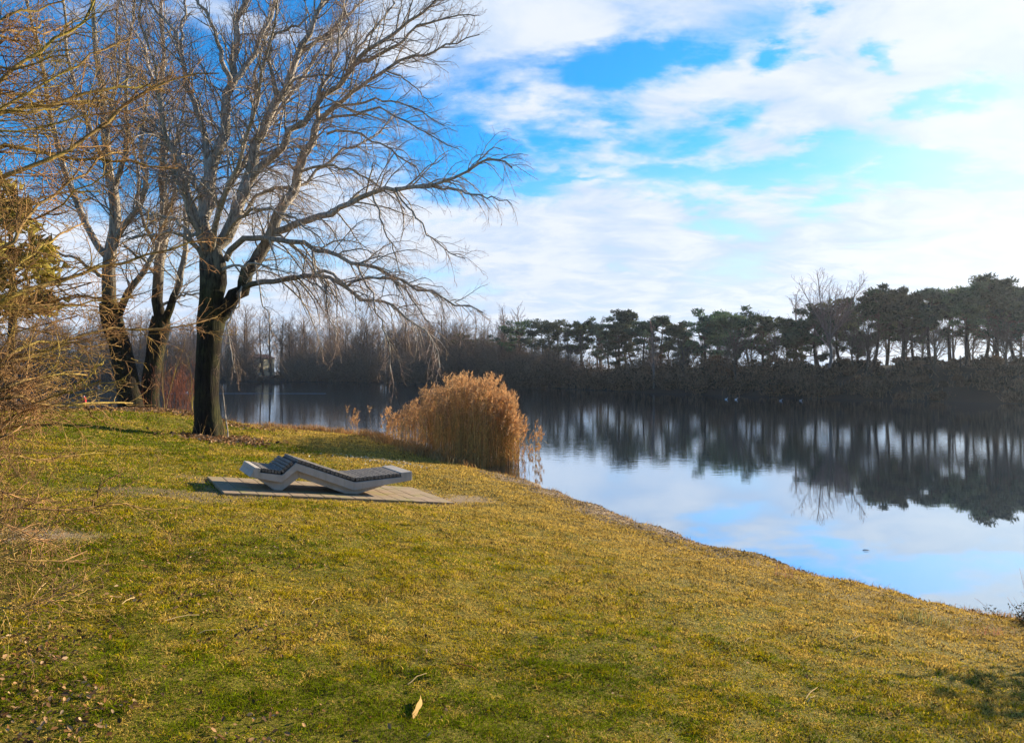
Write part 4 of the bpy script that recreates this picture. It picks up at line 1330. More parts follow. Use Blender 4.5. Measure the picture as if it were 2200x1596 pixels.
def paving():
    m, g, out = new_mat('paving')
    tc = g.n('ShaderNodeNewGeometry')
    isl = tc.outputs['Random Per Island']
    n1 = g.n('ShaderNodeTexNoise', None, Vector=tc.outputs['Position'], Scale=60.0, Detail=5.0, Roughness=0.7).outputs[0]
    n2 = g.n('ShaderNodeTexNoise', None, Vector=tc.outputs['Position'], Scale=2.6, Detail=4.0, Roughness=0.6).outputs[0]
    c = g.ramp(n1, [(.3, (.18, .125, .06)), (.7, (.31, .225, .115))])
    c = g.mix(g.m('MULTIPLY', isl, .5), c, (.29, .185, .12))
    ms = g.ramp(n2, [(.55, (0, 0, 0)), (.68, (.7, .7, .7))])
    c = g.mix(ms, c, (.22, .20, .03))
    bp = g.n('ShaderNodeBump', None, Strength=.4, Distance=.004, Height=n1).outputs[0]
    principled(g, out, Base_Color=c, Roughness=.9, Normal=bp)
    V, F = [], []
    def brick(s0, s1, w0, w1, t):
        k = len(V)
        e = .0035
        for h in (-.07, t):
            for s, w in ((s0 + e, w0 + e), (s1 - e, w0 + e), (s1 - e, w1 - e), (s0 + e, w1 - e)):
                V.append(loc(s, w, h))
        F.extend([(k, k + 1, k + 2, k + 3)[::-1], (k + 4, k + 5, k + 6, k + 7), (k, k + 1, k + 5, k + 4), (k + 1, k + 2, k + 6, k + 5), (k + 2, k + 3, k + 7, k + 6), (k + 3, k, k + 4, k + 7)])
    s = -2.02
    n = 15
    st = 3.66 / n
    for i in range(n):
        s0, s1 = s + i * st, s + (i + 1) * st
        off = .0 if i % 2 else .22
        ws = [-.40, -.10] + [(-.10 + .44 * k + off) for k in range(0 if off else 1, 6)]
        ws = [w for w in ws if w < 1.42] + [1.52]
        for a, b in zip(ws[:-1], ws[1:]):
            if b - a > .03:
                brick(s0, s1, a, b, -.006 + rng.normal() * .0015)
    root_loc = LO
    me = bpy.data.meshes.new('paved_platform')
    me.from_pydata([tuple(v - root_loc) for v in V], [], F)
    import bmesh
    bm = bmesh.new(); bm.from_mesh(me); bmesh.ops.recalc_face_normals(bm, faces=bm.faces[:]); bm.to_mesh(me); bm.free()
    me.materials.append(m)
    o = bpy.data.objects.new('paved_platform', me)
    o.location = tuple(root_loc)
    col.objects.link(o)
    add_bevel(o, .004, 1)
    tag(o, 'rectangular platform of beige concrete pavers under the zigzag lounger', 'paving')
    jm = flat_mat('joint_sand', (.10, .085, .045), .95)
    k = [loc(s, w, h) - root_loc for h in (-.075, -.022) for s, w in ((-2.01, -.39), (1.63, -.39), (1.63, 1.51), (-2.01, 1.51))]
    me = bpy.data.meshes.new('bedding')
    me.from_pydata([tuple(v) for v in k], [], [(3, 2, 1, 0), (4, 5, 6, 7), (0, 1, 5, 4), (1, 2, 6, 5), (2, 3, 7, 6), (3, 0, 4, 7)])
    me.materials.append(jm)
    b = bpy.data.objects.new('bedding', me)
    b.parent = o
    col.objects.link(b)


paving()


# ------------------------------------------------------------------ reeds
M_reed = col_mat('reed', trans=.30)


def reed_mesh(x, y, z, h, lean_dir=None, thick=.0045, hue=1.0, plume=True, leafn=4, lean=.10):
    n = len(x)
    K = 6
    a = rng.uniform(0, 6.28, n)
    d = np.stack([np.cos(a) * lean, np.sin(a) * lean, np.zeros(n)], 1) * rng.uniform(.1, 1.6, n)[:, None]
    if lean_dir is not None: d = d + lean_dir
    t = np.linspace(0, 1, K)
    P = np.stack([x, y, z], 1)[:, None, :] + t[None, :, None] * np.array([0, 0, 1]) * h[:, None, None] + (t ** 2)[None, :, None] * (d * h[:, None])[:, None, :]
    rad = np.full((n, K), thick) * np.linspace(1, .5, K)[None]
    stems = tubes(P, rad, 3)
    base = np.array([.70, .43, .145]) * hue
    cs = base * rng.uniform(.35, 1.35, (n, 1)) * (1 + rng.normal(size=(n, 3)) * .06)
    sc_ = np.repeat(cs, K * 3, axis=0)
    # leaves: long narrow blades
    m = n * leafn
    idx = np.repeat(np.arange(n), leafn)
    tt = rng.uniform(.12, .92, m)
    f = tt * (K - 1); k = np.minimum(f.astype(int), K - 2); w = (f - k)[:, None]
    p = P[idx, k] * (1 - w) + P[idx, k + 1] * w
    a = rng.uniform(0, 6.28, m)
    o = np.stack([np.cos(a), np.sin(a), np.zeros(m)], 1)
    L = rng.uniform(.15, .42, m)[:, None]
    up = rng.uniform(.2, 1.3, m)[:, None]
    p1 = p + unit(o * .5 + np.array([0, 0, 1]) * up) * L * .5
    p2 = p1 + unit(o + np.array([0, 0, -.7]) * rng.uniform(0, 1.3, m)[:, None]) * L * .6
    sd = np.stack([-np.sin(a), np.cos(a), np.zeros(m)], 1) * .008
    V = np.stack([p - sd * .4, p + sd * .4, p1 + sd, p1 - sd, p2], 1).reshape(-1, 3)
    i = np.arange(m)[:, None] * 5
    lc = np.repeat(cs[idx] * rng.uniform(.8, 1.3, (m, 1)), 5, axis=0)
    leaves = (V, [i + np.array([0, 1, 2, 3]), i + np.array([3, 2, 4])], lc)
    pl = None
    if plume:
        keep = np.where(rng.random(n) < .75)[0]
        q = 20
        idx = np.repeat(keep, q)
        m = len(idx)
        top = P[idx, -1]
        tt = rng.random(m)
        wd = unit(d[idx] + np.array([.25, .0, 0]) + rng.normal(size=(m, 3)) * .2) * np.array([1, 1, .4])
        c = top + np.array([0, 0, 1]) * (tt * .24 - .03)[:, None] + wd * (tt ** 1.4 * .10)[:, None] + rng.normal(size=(m, 3)) * .012
        u = unit(rng.normal(size=(m, 3)) * .5 + np.array([.25, 0, .8]))
        s = unit(np.cross(u, rng.normal(size=(m, 3))))
        sz = rng.uniform(.05, .13, m)[:, None]
        V = np.stack([c - s * sz * .16, c + s * sz * .16, c + u * sz], 1).reshape(-1, 3)
        pc = np.array([.58, .335, .15]) * hue * rng.uniform(.6, 1.3, (m, 1))
        pl = (V, [np.arange(m)[:, None] * 3 + np.array([0, 1, 2])], np.repeat(pc, 3, axis=0))
    return (stems[0], stems[1], sc_), leaves, pl


def reed_bed():
    # outline of the stand in plan: along the water's edge, denser and taller to the right
    n = 3800
    u = rng.random(n * 3)
    k = resample(np.array([(-.9, 20.2, 0), (-2.0, 22.3, 0), (-3.4, 25.0, 0), (-5.0, 27.8, 0)]), 50)
    s = rng.random(n * 3) ** 1.15
    cx = np.interp(s, np.linspace(0, 1, 50), k[:, 0]); cy = np.interp(s, np.linspace(0, 1, 50), k[:, 1])
    wd = 1.45 * np.sin(np.pi * np.clip(s * .86 + .13, 0, 1)) ** .6 + .25
    off = rng.uniform(-.35, 1.0, n * 3) * wd
    x = cx + off * .86 + .25; y = cy + off * .5
    x, y, s, off = x[:n], y[:n], s[:n], off[:n]
    px = CX + x / y * F_PX
    # height profile over the picture columns
    prof = np.interp(px, [835, 860, 900, 935, 965, 1000, 1040, 1075, 1100, 1118, 1135], [880, 874, 856, 836, 816, 810, 818, 834, 868, 900, 940])
    topz = EYE + (CY - prof) / F_PX * y
    z = np.maximum(terrain(x, y), -.15) - .03
    h = (topz - z) * (.50 + .50 * rng.random(n) ** .8) * (.80 + .42 * fbm(px, 0 * px, 1 / 22.0, 71, 3))
    h = np.clip(h, .3, 3.1) - .18
    ok = (px < 1116) & (h > .3) & (rng.random(n) < np.interp(px, [835, 900, 960, 1040], [.12, .25, .6, .9]))
    x, y, z, h = x[ok], y[ok], z[ok], h[ok]
    root = empty('reed_bed', (-2.2, 22.6, 0.0), 'large golden clump of dry reeds with feathery heads at the water edge', 'reeds')
    st, lv, pl = reed_mesh(x, y, z, h, thick=.005)
    mesh_obj('stalks', st[0], st[1], M_reed, root, cols={'col': st[2]})['kind'] = 'stuff'
    mesh_obj('leaves', lv[0], lv[1], M_reed, root, cols={'col': lv[2]}, smooth=False)['kind'] = 'stuff'
    mesh_obj('plumes', pl[0], pl[1], M_reed, root, cols={'col': pl[2]}, smooth=False)['kind'] = 'stuff'
    # loose stands beside it
    for lab, pxs, tops, D0, cnt in (('sparse dry reeds standing in the water just right of the golden clump', (1118, 1162), (890, 960), (21.5, 24.0), 24),
                                    ('few tall thin reeds rising from the grassy edge left of the golden clump', (742, 800), (852, 880), (29.4, 30.6), 16)):
        px = rng.uniform(*pxs, cnt); D = rng.uniform(*D0, cnt)
        x = (px - CX) / F_PX * D
        z = np.maximum(terrain(x, D), -.2) - .02
        h = np.clip(EYE + (CY - rng.uniform(*tops, cnt)) / F_PX * D - z - .2, .3, 3) * rng.uniform(.45, 1, cnt)
        r = empty('reed_stand', (float(x.mean()), float(D.mean()), 0.0), lab, 'reeds')
        st, lv, pl = reed_mesh(x, D, z, h, thick=.006, hue=.9, leafn=2)
        mesh_obj('stalks', st[0], st[1], M_reed, r, cols={'col': st[2]})
        mesh_obj('leaves', lv[0], lv[1], M_reed, r, cols={'col': lv[2]}, smooth=False)
        mesh_obj('plumes', pl[0], pl[1], M_reed, r, cols={'col': pl[2]}, smooth=False)
    # low rough orange grass along the bank, from the big trees to the reeds and round the clump's foot
    n = 16000
    s = rng.random(n)
    k = resample(np.array([(-13.2, 31.0, 0), (-10.6, 31.2, 0), (-7.6, 30.0, 0), (-5.4, 27.9, 0), (-3.9, 25.0, 0), (-2.4, 21.7, 0), (-1.2, 19.6, 0)]), 60)
    cx = np.interp(s, np.linspace(0, 1, 60), k[:, 0]); cy = np.interp(s, np.linspace(0, 1, 60), k[:, 1])
    x = cx + rng.normal(size=n) * .28; y = cy + rng.normal(size=n) * .28
    z, dn, df, lake = terrain(x, y, True)
    cl = fbm(x, y, 1.5, 90, 3)
    keep = (z > -.12) & (rng.random(n) < (cl - .25) * 2.2)
    x, y, z, cl = x[keep], y[keep], z[keep], cl[keep]
    h = rng.uniform(.08, .34, len(x)) * (.4 + 1.1 * cl)
    n = len(x)
    a = rng.uniform(0, 6.28, n)
    o = np.stack([np.cos(a), np.sin(a), np.zeros(n)], 1)
    b = np.stack([x, y, z - .02], 1)
    w = .009
    sd = np.stack([-np.sin(a * 1.7), np.cos(a * 1.7), np.zeros(n)], 1) * w
    mid = b + np.array([0, 0, 1]) * h[:, None] * .7 + o * h[:, None] * .2
    tip = b + np.array([0, 0, 1]) * h[:, None] + o * h[:, None] * .7
    V = np.stack([b - sd, b + sd, mid + sd * .7, mid - sd * .7, tip], 1).reshape(-1, 3)
    i = np.arange(n)[:, None] * 5
    C = np.where((rng.random(n) < .5)[:, None], np.array([.50, .24, .08]), np.array([.46, .31, .13])) * rng.uniform(.4, 1.2, (n, 1))
    o = mesh_obj('rough_bank_grass', V, [i + np.array([0, 1, 2, 3]), i + np.array([3, 2, 4])], M_reed, cols={'col': np.repeat(C, 5, axis=0)}, smooth=False)
    tag(o, kind='stuff')


reed_bed()


def waterline_fringe():
    """short straw-coloured grass hanging over the water's edge, broken by bare mud"""
    n = 9000
    m = (NL[:, 1] > 6.5) & (NL[:, 1] < 20) & (NL[:, 0] < 6)
    seg = NL[m]
    s = rng.uniform(0, len(seg) - 1, n)
    x = np.interp(s, np.arange(len(seg)), seg[:, 0]) + rng.normal(size=n) * .10 - .10
    y = np.interp(s, np.arange(len(seg)), seg[:, 1]) + rng.normal(size=n) * .10 - .05
    z = terrain(x, y)
    cl = fbm(x, y, 2.4, 93, 3)
    k = (z > -.02) & (z < .22) & (rng.random(n) < (cl - .36) * 4 * (1 - .75 * sst(y, 9.8, 11.5)))
    x, y, z, cl = x[k], y[k], z[k], cl[k]
    n = len(x)
    h = rng.uniform(.02, .10, n) * (.3 + 1.4 * cl)
    a = rng.uniform(0, 6.28, n)
    o = np.stack([np.cos(a), np.sin(a), np.zeros(n)], 1)
    b = np.stack([x, y, z - .01], 1)
    sd = np.stack([-np.sin(a * 1.7), np.cos(a * 1.7), np.zeros(n)], 1) * .0028
    mid_ = b + np.array([0, 0, 1]) * h[:, None] * .7 + o * h[:, None] * .3
    tip = b + np.array([0, 0, 1]) * h[:, None] * .8 + o * h[:, None] * 1.0
    V = np.stack([b - sd, b + sd, mid_ + sd * .7, mid_ - sd * .7, tip], 1).reshape(-1, 3)
    i = np.arange(n)[:, None] * 5
    C = np.where((rng.random(n) < .5)[:, None], np.array([.56, .28, .09]), np.array([.52, .36, .14])) * rng.uniform(.4, 1.2, (n, 1))
    ob = mesh_obj('waterline_grass', V, [i + np.array([0, 1, 2, 3]), i + np.array([3, 2, 4])], M_reed, cols={'col': np.repeat(C, 5, axis=0)}, smooth=False)
    tag(ob, kind='stuff')


waterline_fringe()


# ------------------------------------------------------------------ leaf litter
def litter(name, x, y, size, cols_, lift=.01, tilt=.5):
    n = len(x)
    z = terrain(x, y)
    a = rng.uniform(0, 6.28, n)
    e1 = unit(np.stack([np.cos(a), np.sin(a), rng.normal(size=n) * tilt], 1))
    nn = unit(np.stack([rng.normal(size=n) * tilt, rng.normal(size=n) * tilt, np.ones(n)], 1))
    e2 = unit(np.cross(nn, e1))
    c = np.stack([x, y, z + lift + rng.random(n) * lift], 1)
    s = (size * rng.uniform(.6, 1.4, n))[:, None]
    cup = nn * s * .22
    pts = [c - e1 * s, c - e1 * s * .35 + e2 * s * .55 + cup, c + e1 * s * .5 + e2 * s * .42 + cup, c + e1 * s * 1.1, c + e1 * s * .5 - e2 * s * .42 + cup, c - e1 * s * .35 - e2 * s * .55 + cup]
    V = np.stack(pts, 1).reshape(-1, 3)
    i = np.arange(n)[:, None] * 6
    Q = np.concatenate([i + np.array([0, 1, 2, 3]), i + np.array([0, 3, 4, 5])])
    C = cols_[rng.integers(0, len(cols_), n)] * rng.uniform(.6, 1.3, (n, 1))
    o = mesh_obj(name, V, [Q], M_leaf, cols={'col': np.repeat(C, 6, axis=0)}, smooth=False)
    tag(o, kind='stuff')


M_leaf = col_mat('dead_leaf', trans=.15)
LC = np.array([[.30, .15, .06], [.36, .21, .10], [.18, .085, .035], [.46, .30, .16], [.12, .06, .03], [.10, .06, .035]])
# foreground left drift of fallen leaves
x, y, D = lawn_points(34000, 2.7, 9.5, 1.4, 38)
px = CX + x / y * F_PX
cl = fbm(x, y, 1.6, 55, 3)
w = np.clip(1.25 - px / 640.0, .015, 1) * np.clip((cl - .34) * 4, 0.02, 1)
k = (rng.random(len(x)) < w)
litter('fallen_leaves', x[k], y[k], .0125, LC, .010, .6)
# under the pair of trees and round the big trunk
n = 5200
x = np.concatenate([rng.normal(-12.4, 1.9, n), rng.normal(-7.6, .6, 900), rng.normal(-7.1, .45, 700)])
y = np.concatenate([rng.normal(25.6, .9, n), rng.normal(19.5, .5, 900), rng.normal(18.8, .45, 700)])
litter('tree_leaf_litter', x, y, .045, np.vstack([LC, LC[:2] * 1.2]), .02, .6)
# gravel bits on the little beach
n = 7000
s = rng.uniform(9.9, 18.5, n)
bx = np.interp(s, NL[::1][(NL[:, 1] > 8) & (NL[:, 1] < 21)][:, 1], NL[(NL[:, 1] > 8) & (NL[:, 1] < 21)][:, 0])
x = bx - rng.uniform(-.1, .95, n) ; y = s - rng.uniform(0, .3, n)
litter('beach_gravel', x, y, .014, np.array([[.42, .30, .19], [.28, .19, .11], [.52, .40, .27], [.14, .09, .055]]), .006, .3)
# mud clods and wet stones broken from the edge
n = 1500
m = (NL[:, 1] > 6.8) & (NL[:, 1] < 19) & (NL[:, 0] < 6)
s = rng.uniform(0, m.sum() - 1, n)
x = np.interp(s, np.arange(m.sum()), NL[m][:, 0]) + rng.normal(size=n) * .09
y = np.interp(s, np.arange(m.sum()), NL[m][:, 1]) + rng.normal(size=n) * .09
k = fbm(x, y, 1.6, 97, 3) > .5
litter('shore_mud', x[k], y[k], .017, np.array([[.14, .09, .055], [.26, .18, .10], [.40, .30, .19]]), .012, .8)
# pale bits on the lawn by the reeds
n = 260
x = rng.normal(-2.9, .7, n); y = rng.normal(17.4, .5, n)
litter('pale_leaf_scatter', x, y, .022, np.array([[.62, .58, .48], [.5, .42, .3]]), .025, .5)


# ------------------------------------------------------------------ single pale straws on the lawn
M_straw = col_mat('straw', trans=.1)


def ground_hit(px, py):
    d = np.array([(px - CX) / F_PX, 1.0, (CY - py) / F_PX])
    t = np.linspace(2.5, 45, 1700)
    z = terrain(d[0] * t, t)
    zz = EYE + d[2] * t
    i = np.argmax(zz < z)
    return d[0] * t[i], t[i], z[i]


def straw(x0, y0, x1, y1, w=.006, name='dry_reed_stalk', label=None, group=None, c=(.66, .50, .27), lift=.018, belly=0.0):
    a = np.array(ground_hit(x0, y0)); b = np.array(ground_hit(x1, y1))
    a[2] += lift; b[2] += lift + .01
    m = (a + b) / 2
    root = a
    K = 7
    t = np.linspace(0, 1, K)[:, None]
    P = a + (b - a) * t + np.array([0, 0, 1]) * np.sin(t * np.pi) * .012 + rng.normal(size=(K, 3)) * .002
    if belly:
        d = unit(b - a); s = np.cross(d, [0, 0, 1.0])
        P = P + s * np.sin(t * np.pi) * belly
        wv = w * np.sin(np.linspace(.06, .97, K) * np.pi) ** .7
        L = P - s * wv[:, None] + np.array([0, 0, .016]); Rr = P + s * wv[:, None] + np.array([0, 0, -.014])
        mid_ = P - np.array([0, 0, .006])
        V = np.concatenate([L, mid_, Rr])
        i = np.arange(K - 1)[:, None]
        Q = np.concatenate([i + np.array([0, 1, K + 1, K]), i + np.array([K, K + 1, 2 * K + 1, 2 * K])])
        f = [Q]
    else:
        V, f, _ = tubes(P[None], (w * np.linspace(1, .6, K))[None], 5)
    o = mesh_obj(name, V - a, f, M_straw, cols={'col': np.tile(np.array(c) * rng.uniform(.85, 1.15), (len(V), 1))}, smooth=not belly)
    o.location = tuple(a)
    tag(o, label, 'leaf' if 'leaf' in name else 'stalk', group)
    return o


GR = 'pale broken reed stalks lying on the lawn'
ST = [(352, 1338, 430, 1330, .007, 'longest pale reed piece lying on the left lawn'), (422, 1366, 480, 1361, .005, 'pale reed piece just below the longest one on the left lawn'),
      (262, 1302, 290, 1290, .008, None), (70, 1290, 100, 1260, .007, None), (440, 1253, 503, 1254, .004, None), (407, 1195, 436, 1193, .005, None),
      (668, 1301, 688, 1291, .006, None), (829, 1286, 830, 1302, .006, None), (876, 1473, 917, 1457, .006, 'slim pale stalk just above the large pale curved leaf'),
      (910, 1344, 911, 1362, .004, None), (825, 1421, 868, 1418, .004, None), (1070, 1338, 1080, 1349, .004, None), (1108, 1184, 1133, 1183, .005, None),
      (1221, 1222, 1268, 1219, .006, None), (1293, 1241, 1345, 1246, .005, None), (1303, 1268, 1302, 1258, .004, None), (1402, 1202, 1411, 1196, .006, None),
      (1732, 1506, 1755, 1486, .007, None), (1829, 1378, 1858, 1370, .006, 'pale forked stalk on the right lawn below the grass tuft'), (1834, 1370, 1840, 1362, .005, None), (1836, 1408, 1860, 1401, .005, None),
      (1612, 1276, 1626, 1269, .005, None), (1600, 1382, 1615, 1377, .006, None), (1902, 1323, 1932, 1323, .004, None), (1974, 1337, 1990, 1330, .005, None),
      (1735, 1513, 1753, 1504, .006, None), (1793, 1336, 1812, 1336, .004, None), (2062, 1439, 2084, 1438, .005, None), (975, 1430, 1032, 1452, .006, 'reddish brown stalk lying on the central lawn')]
for a0, b0, a1, b1, w, lab in ST:
    cc = (.38, .13, .05) if lab and 'reddish' in lab else (.52, .37, .17)
    straw(a0, b0, a1, b1, w * .6, label=lab or 'short pale broken reed piece lying on the lawn', group=GR, c=cc, lift=.010)
straw(888, 1548, 903, 1511, .006, 'curled_leaf', 'large pale curved willow leaf at the bottom of the lawn', None, (.36, .23, .09), .022, .016)
# a dark leaf afloat
o = mesh_obj('floating_leaf', np.array([[-.055, 0, 0], [-.02, .02, .012], [.03, .018, .01], [.06, 0, .002], [.03, -.018, .004], [-.02, -.02, .006]]), [np.array([[0, 1, 2, 3], [0, 3, 4, 5]])],
             flat_mat('wet_leaf', (.03, .028, .025), .5), smooth=False)
D = EYE / ((1183 - CY) / F_PX)
o.location = ((1860 - CX) / F_PX * D, D, .006)
tag(o, 'small dark leaf floating alone on the calm water', 'leaf')


# ------------------------------------------------------------------ shrubs, sapling, tufts
def stem_shrub(name, label, cat, x, y, n, h, spread, mat, w=.006, sp=(.16, .12), sub=True, ang=.5, rmin=.003, group=None, leaves=None, lden=14):
    z0 = zg(x, y)
    root = empty(name, (x, y, z0), label, cat, group)
    a = rng.uniform(0, 6.28, n); inc = rng.random(n) * ang
    d = np.stack([np.sin(inc) * np.cos(a), np.sin(inc) * np.sin(a), np.cos(inc)], 1)
    K = 8
    B = np.empty((n, K, 3))
    B[:, 0] = np.array([x, y, z0 - .04]) + rng.normal(size=(n, 3)) * np.array([spread, spread * .6, 0])
    ln = h * rng.uniform(.45, 1, n)
    for q in range(1, K):
        B[:, q] = B[:, q - 1] + d * (ln / (K - 1))[:, None]
        d = unit(d + rng.normal(size=d.shape) * .07)
    Rb = w * rng.uniform(.6, 1.1, n)[:, None] * np.linspace(1, .3, K)[None]
    V, f, at = tubes(B, Rb, 4)
    mesh_obj('stems', V, f, mat, root, attrs=at)
    if sub:
        P2, R2 = grow(B, Rb, sp[0], (20, 50), (.15, .35), 5, .04, .12, .6, rmin, .2, 1, maxr=w * .6)
        P3b, R3 = grow(P2, R2, sp[1], (20, 50), (.3, .5), 4, .02, .15, .7, rmin * .8, .2, 1, maxr=w * .4)
        V, f, at = merge([tubes(P2, R2, 3), tubes(P3b, R3, 3)])
        mesh_obj('twigs', V, f, mat, root, attrs=at)
    if leaves is not None:
        V, T, C = leaf_cloud(B[:, 2:6].reshape(-1, 3), np.full(n * 4, h * .16), lden, h * .05, leaves, .8, .3)
        mesh_obj('leaves', V, [T], M_needle, root, cols={'col': C}, smooth=False)
    return root


D = 27.0
stem_shrub('red_shrub', 'red-stemmed leafless shrub thicket between the slim tree and the big trunk', 'shrub', (378 - CX) / F_PX * D, D, 60, 2.0, .38, M_bark_red, .008, ang=.42, rmin=.0045)
D = 26.0
for px, h, lab in ((352, 3.6, 'tall thin bare sapling left of the red-stemmed thicket'), (412, 2.3, 'thin upright sapling between the red thicket and the big trunk')):
    stem_shrub('bare_sapling', lab, 'sapling', (px - CX) / F_PX * D, D, 3, h, .06, M_bark_left, .014, ang=.25, rmin=.004)
D = 19.6
stem_shrub('bare_sapling', 'thin crooked sapling standing just right of the big trunk', 'sapling', (489 - CX) / F_PX * D, D, 1, 1.75, .01, M_bark_mid, .028, sp=(.14, .1), ang=.05, rmin=.0035)
stem_shrub('trunk_suckers', 'fine suckers and twigs sprouting round the foot of the big trunk', 'shrub', -8.0, 19.4, 26, .75, .45, M_bark_left, .006, ang=.7, rmin=.003)

dk = (np.array([.020, .030, .010]), np.array([.07, .065, .02]))
stem_shrub('shore_bush', 'dark grassy bush with long thin stalks at the right edge of the shore', 'bush', 5.22, 7.22, 60, .42, .16, M_bark_red, .004, ang=.95, rmin=.0018, leaves=dk)
stem_shrub('bush_stalks', 'few tall wispy stalks leaning left out of the dark bush at the right edge', 'plant', 5.12, 7.25, 7, .95, .05, M_bark_red, .003, ang=.38, rmin=.0012)


def tuft(x, y, n, h, label, c0, c1, spread=.12, w=.0028):
    z = terrain(np.full(n, x), np.full(n, y))
    xx = x + rng.normal(size=n) * spread; yy = y + rng.normal(size=n) * spread * .5
    zz = np.maximum(terrain(xx, yy), 0)
    a = rng.uniform(0, 6.28, n)
    hh = h * rng.uniform(.4, 1, n)
    o = np.stack([np.cos(a), np.sin(a), np.zeros(n)], 1) * rng.uniform(.1, .8, n)[:, None]
    b = np.stack([xx, yy, zz - .01], 1)
    sd = np.stack([-np.sin(a + .7), np.cos(a + .7), np.zeros(n)], 1) * w
    mid_ = b + np.array([0, 0, .65]) * hh[:, None] + o * hh[:, None] * .3
    tip = b + np.array([0, 0, 1.]) * hh[:, None] + o * hh[:, None]
    V = np.stack([b - sd, b + sd, mid_ + sd * .7, mid_ - sd * .7, tip], 1).reshape(-1, 3)
    i = np.arange(n)[:, None] * 5
    C = (np.array(c0) + (np.array(c1) - np.array(c0)) * rng.random((n, 1))) * rng.uniform(.6, 1.3, (n, 1))
    org = np.array([x, y, zg(x, y)])
    ob = mesh_obj('grass_tuft', V - org, [i + np.array([0, 1, 2, 3]), i + np.array([3, 2, 4])], M_reed, cols={'col': np.repeat(C, 5, axis=0)}, smooth=False)
    ob.location = tuple(org)
    tag(ob, label, 'grass tuft')


def at_px(px, py):
    x_, y_, z_ = ground_hit(px, py)
    return x_, y_


T = [(1686, 1240, 34, .20, 'small reddish weed on the lawn edge above the water, left of the green tuft', (.35, .14, .10), (.4, .22, .14), .06, .0018),
     (1985, 1335, 160, .13, 'broad green grass tuft on the shore edge near the right', (.10, .15, .03), (.42, .36, .16), .17, .0026),
     (1910, 1315, 22, .16, 'sparse dry stems on the shore left of the broad green tuft', (.3, .25, .12), (.5, .4, .25), .12, .0014),
     (2130, 1365, 60, .14, 'low reddish brown tuft on the shore beside the dark bush', (.40, .16, .08), (.5, .3, .15), .12, .0018),
     (1240, 1086, 60, .12, 'small dark tuft on the gravel beach at the waterline', (.12, .07, .03), (.25, .17, .07), .14, .004),
     (1160, 1050, 40, .10, 'little brown tuft at the waterline just right of the reeds', (.18, .10, .04), (.35, .2, .08), .12, .004),
     (1500, 1175, 18, .12, 'wispy stems on the lawn edge where gravel beach ends', (.3, .2, .12), (.45, .32, .18), .2, .0016),
     (1600, 1215, 26, .13, 'fine pinkish stems on the lawn edge left of the reddish weed', (.4, .26, .2), (.5, .35, .25), .22, .0014)]
for px, py, n, h, lab, c0, c1, spd, w in T:
    x_, y_ = at_px(px, py)
    tuft(x_, y_, n, h, lab, c0, c1, spd, w)

# shrubs on the bank outside the frame at right whose shade falls on the lawn
for i, (x_, y_, h) in enumerate(((6.5, 7.05, 2.4), (7.3, 6.8, 3.1))):
    stem_shrub('shore_shrub', 'leafy shrub on the bank right of the frame, casting shade on the lawn' if i == 0 else 'taller leafy shrub on the bank right of the frame, beyond the nearer one', 'shrub',
               x_, y_, 34, h, .12, M_bark_far, .012, ang=.5, rmin=.004, leaves=(np.array([.05, .06, .02]), np.array([.16, .11, .05])), lden=13)


# ------------------------------------------------------------------ small things far off
def box(V, F, x0, x1, y0, y1, z0, z1):
    k = len(V)
    V += [(x0, y0, z0), (x1, y0, z0), (x1, y1, z0), (x0, y1, z0), (x0, y0, z1), (x1, y0, z1), (x1, y1, z1), (x0, y1, z1)]
    F += [(k, k + 3, k + 2, k + 1), (k + 4, k + 5, k + 6, k + 7), (k, k + 1, k + 5, k + 4), (k + 1, k + 2, k + 6, k + 5), (k + 2, k + 3, k + 7, k + 6), (k + 3, k, k + 4, k + 7)]


def simple(name, V, F, mat, parent=None):
    me = bpy.data.meshes.new(name)
    me.from_pydata(V, [], F)
    me.materials.append(mat)
    o = bpy.data.objects.new(name, me)
    col.objects.link(o)
    if parent is not None: o.parent = parent
    return o


def house(px, D, w, h, label, wallc, z0=1.2, yaw=.0):
    x = (px - CX) / F_PX * D
    root = empty('house', (x, D, z0), label, 'building')
    root.rotation_euler = (0, 0, yaw)
    wm = flat_mat('render_wall', tuple(min(.9, c * 1.15) for c in wallc), .8, .1, 1.0); gm = flat_mat('dark_glass', (.03, .04, .05), .1); rm = flat_mat('roof_tiles', (.16, .09, .07), .8)
    V, F = [], []; box(V, F, -w / 2, w / 2, 0, 8, 0, h); simple('wall', V, F, wm, root)
    V, F = [], []
    V += [(-w / 2 - .4, -.4, h), (w / 2 + .4, -.4, h), (w / 2 + .4, 8.4, h), (-w / 2 - .4, 8.4, h), (-w / 2 - .4, 4, h + 1.2), (w / 2 + .4, 4, h + 1.2)]
    F += [(0, 1, 5, 4), (2, 3, 4, 5), (0, 4, 3), (1, 2, 5), (3, 2, 1, 0)]
    simple('roof', V, F, rm, root)
    n = max(1, int(w / 2.4))
    for fl in range(2 if h > 4 else 1):
        for i in range(n):
            cx_ = -w / 2 + (i + .5) * w / n
            V, F = [], []; box(V, F, cx_ - .5, cx_ + .5, -.06, .2, 1.0 + fl * 2.6, 2.3 + fl * 2.6); simple('window', V, F, gm, root)


house(571, 212, 5.6, 5.0, 'cream-walled house glimpsed between the trunks of the far wood', (.80, .68, .42), 1.4, .9)
house(664, 216, 2.2, 2.6, 'small pale blue shed glimpsed among the far trees', (.42, .52, .66), 3.0, .0)


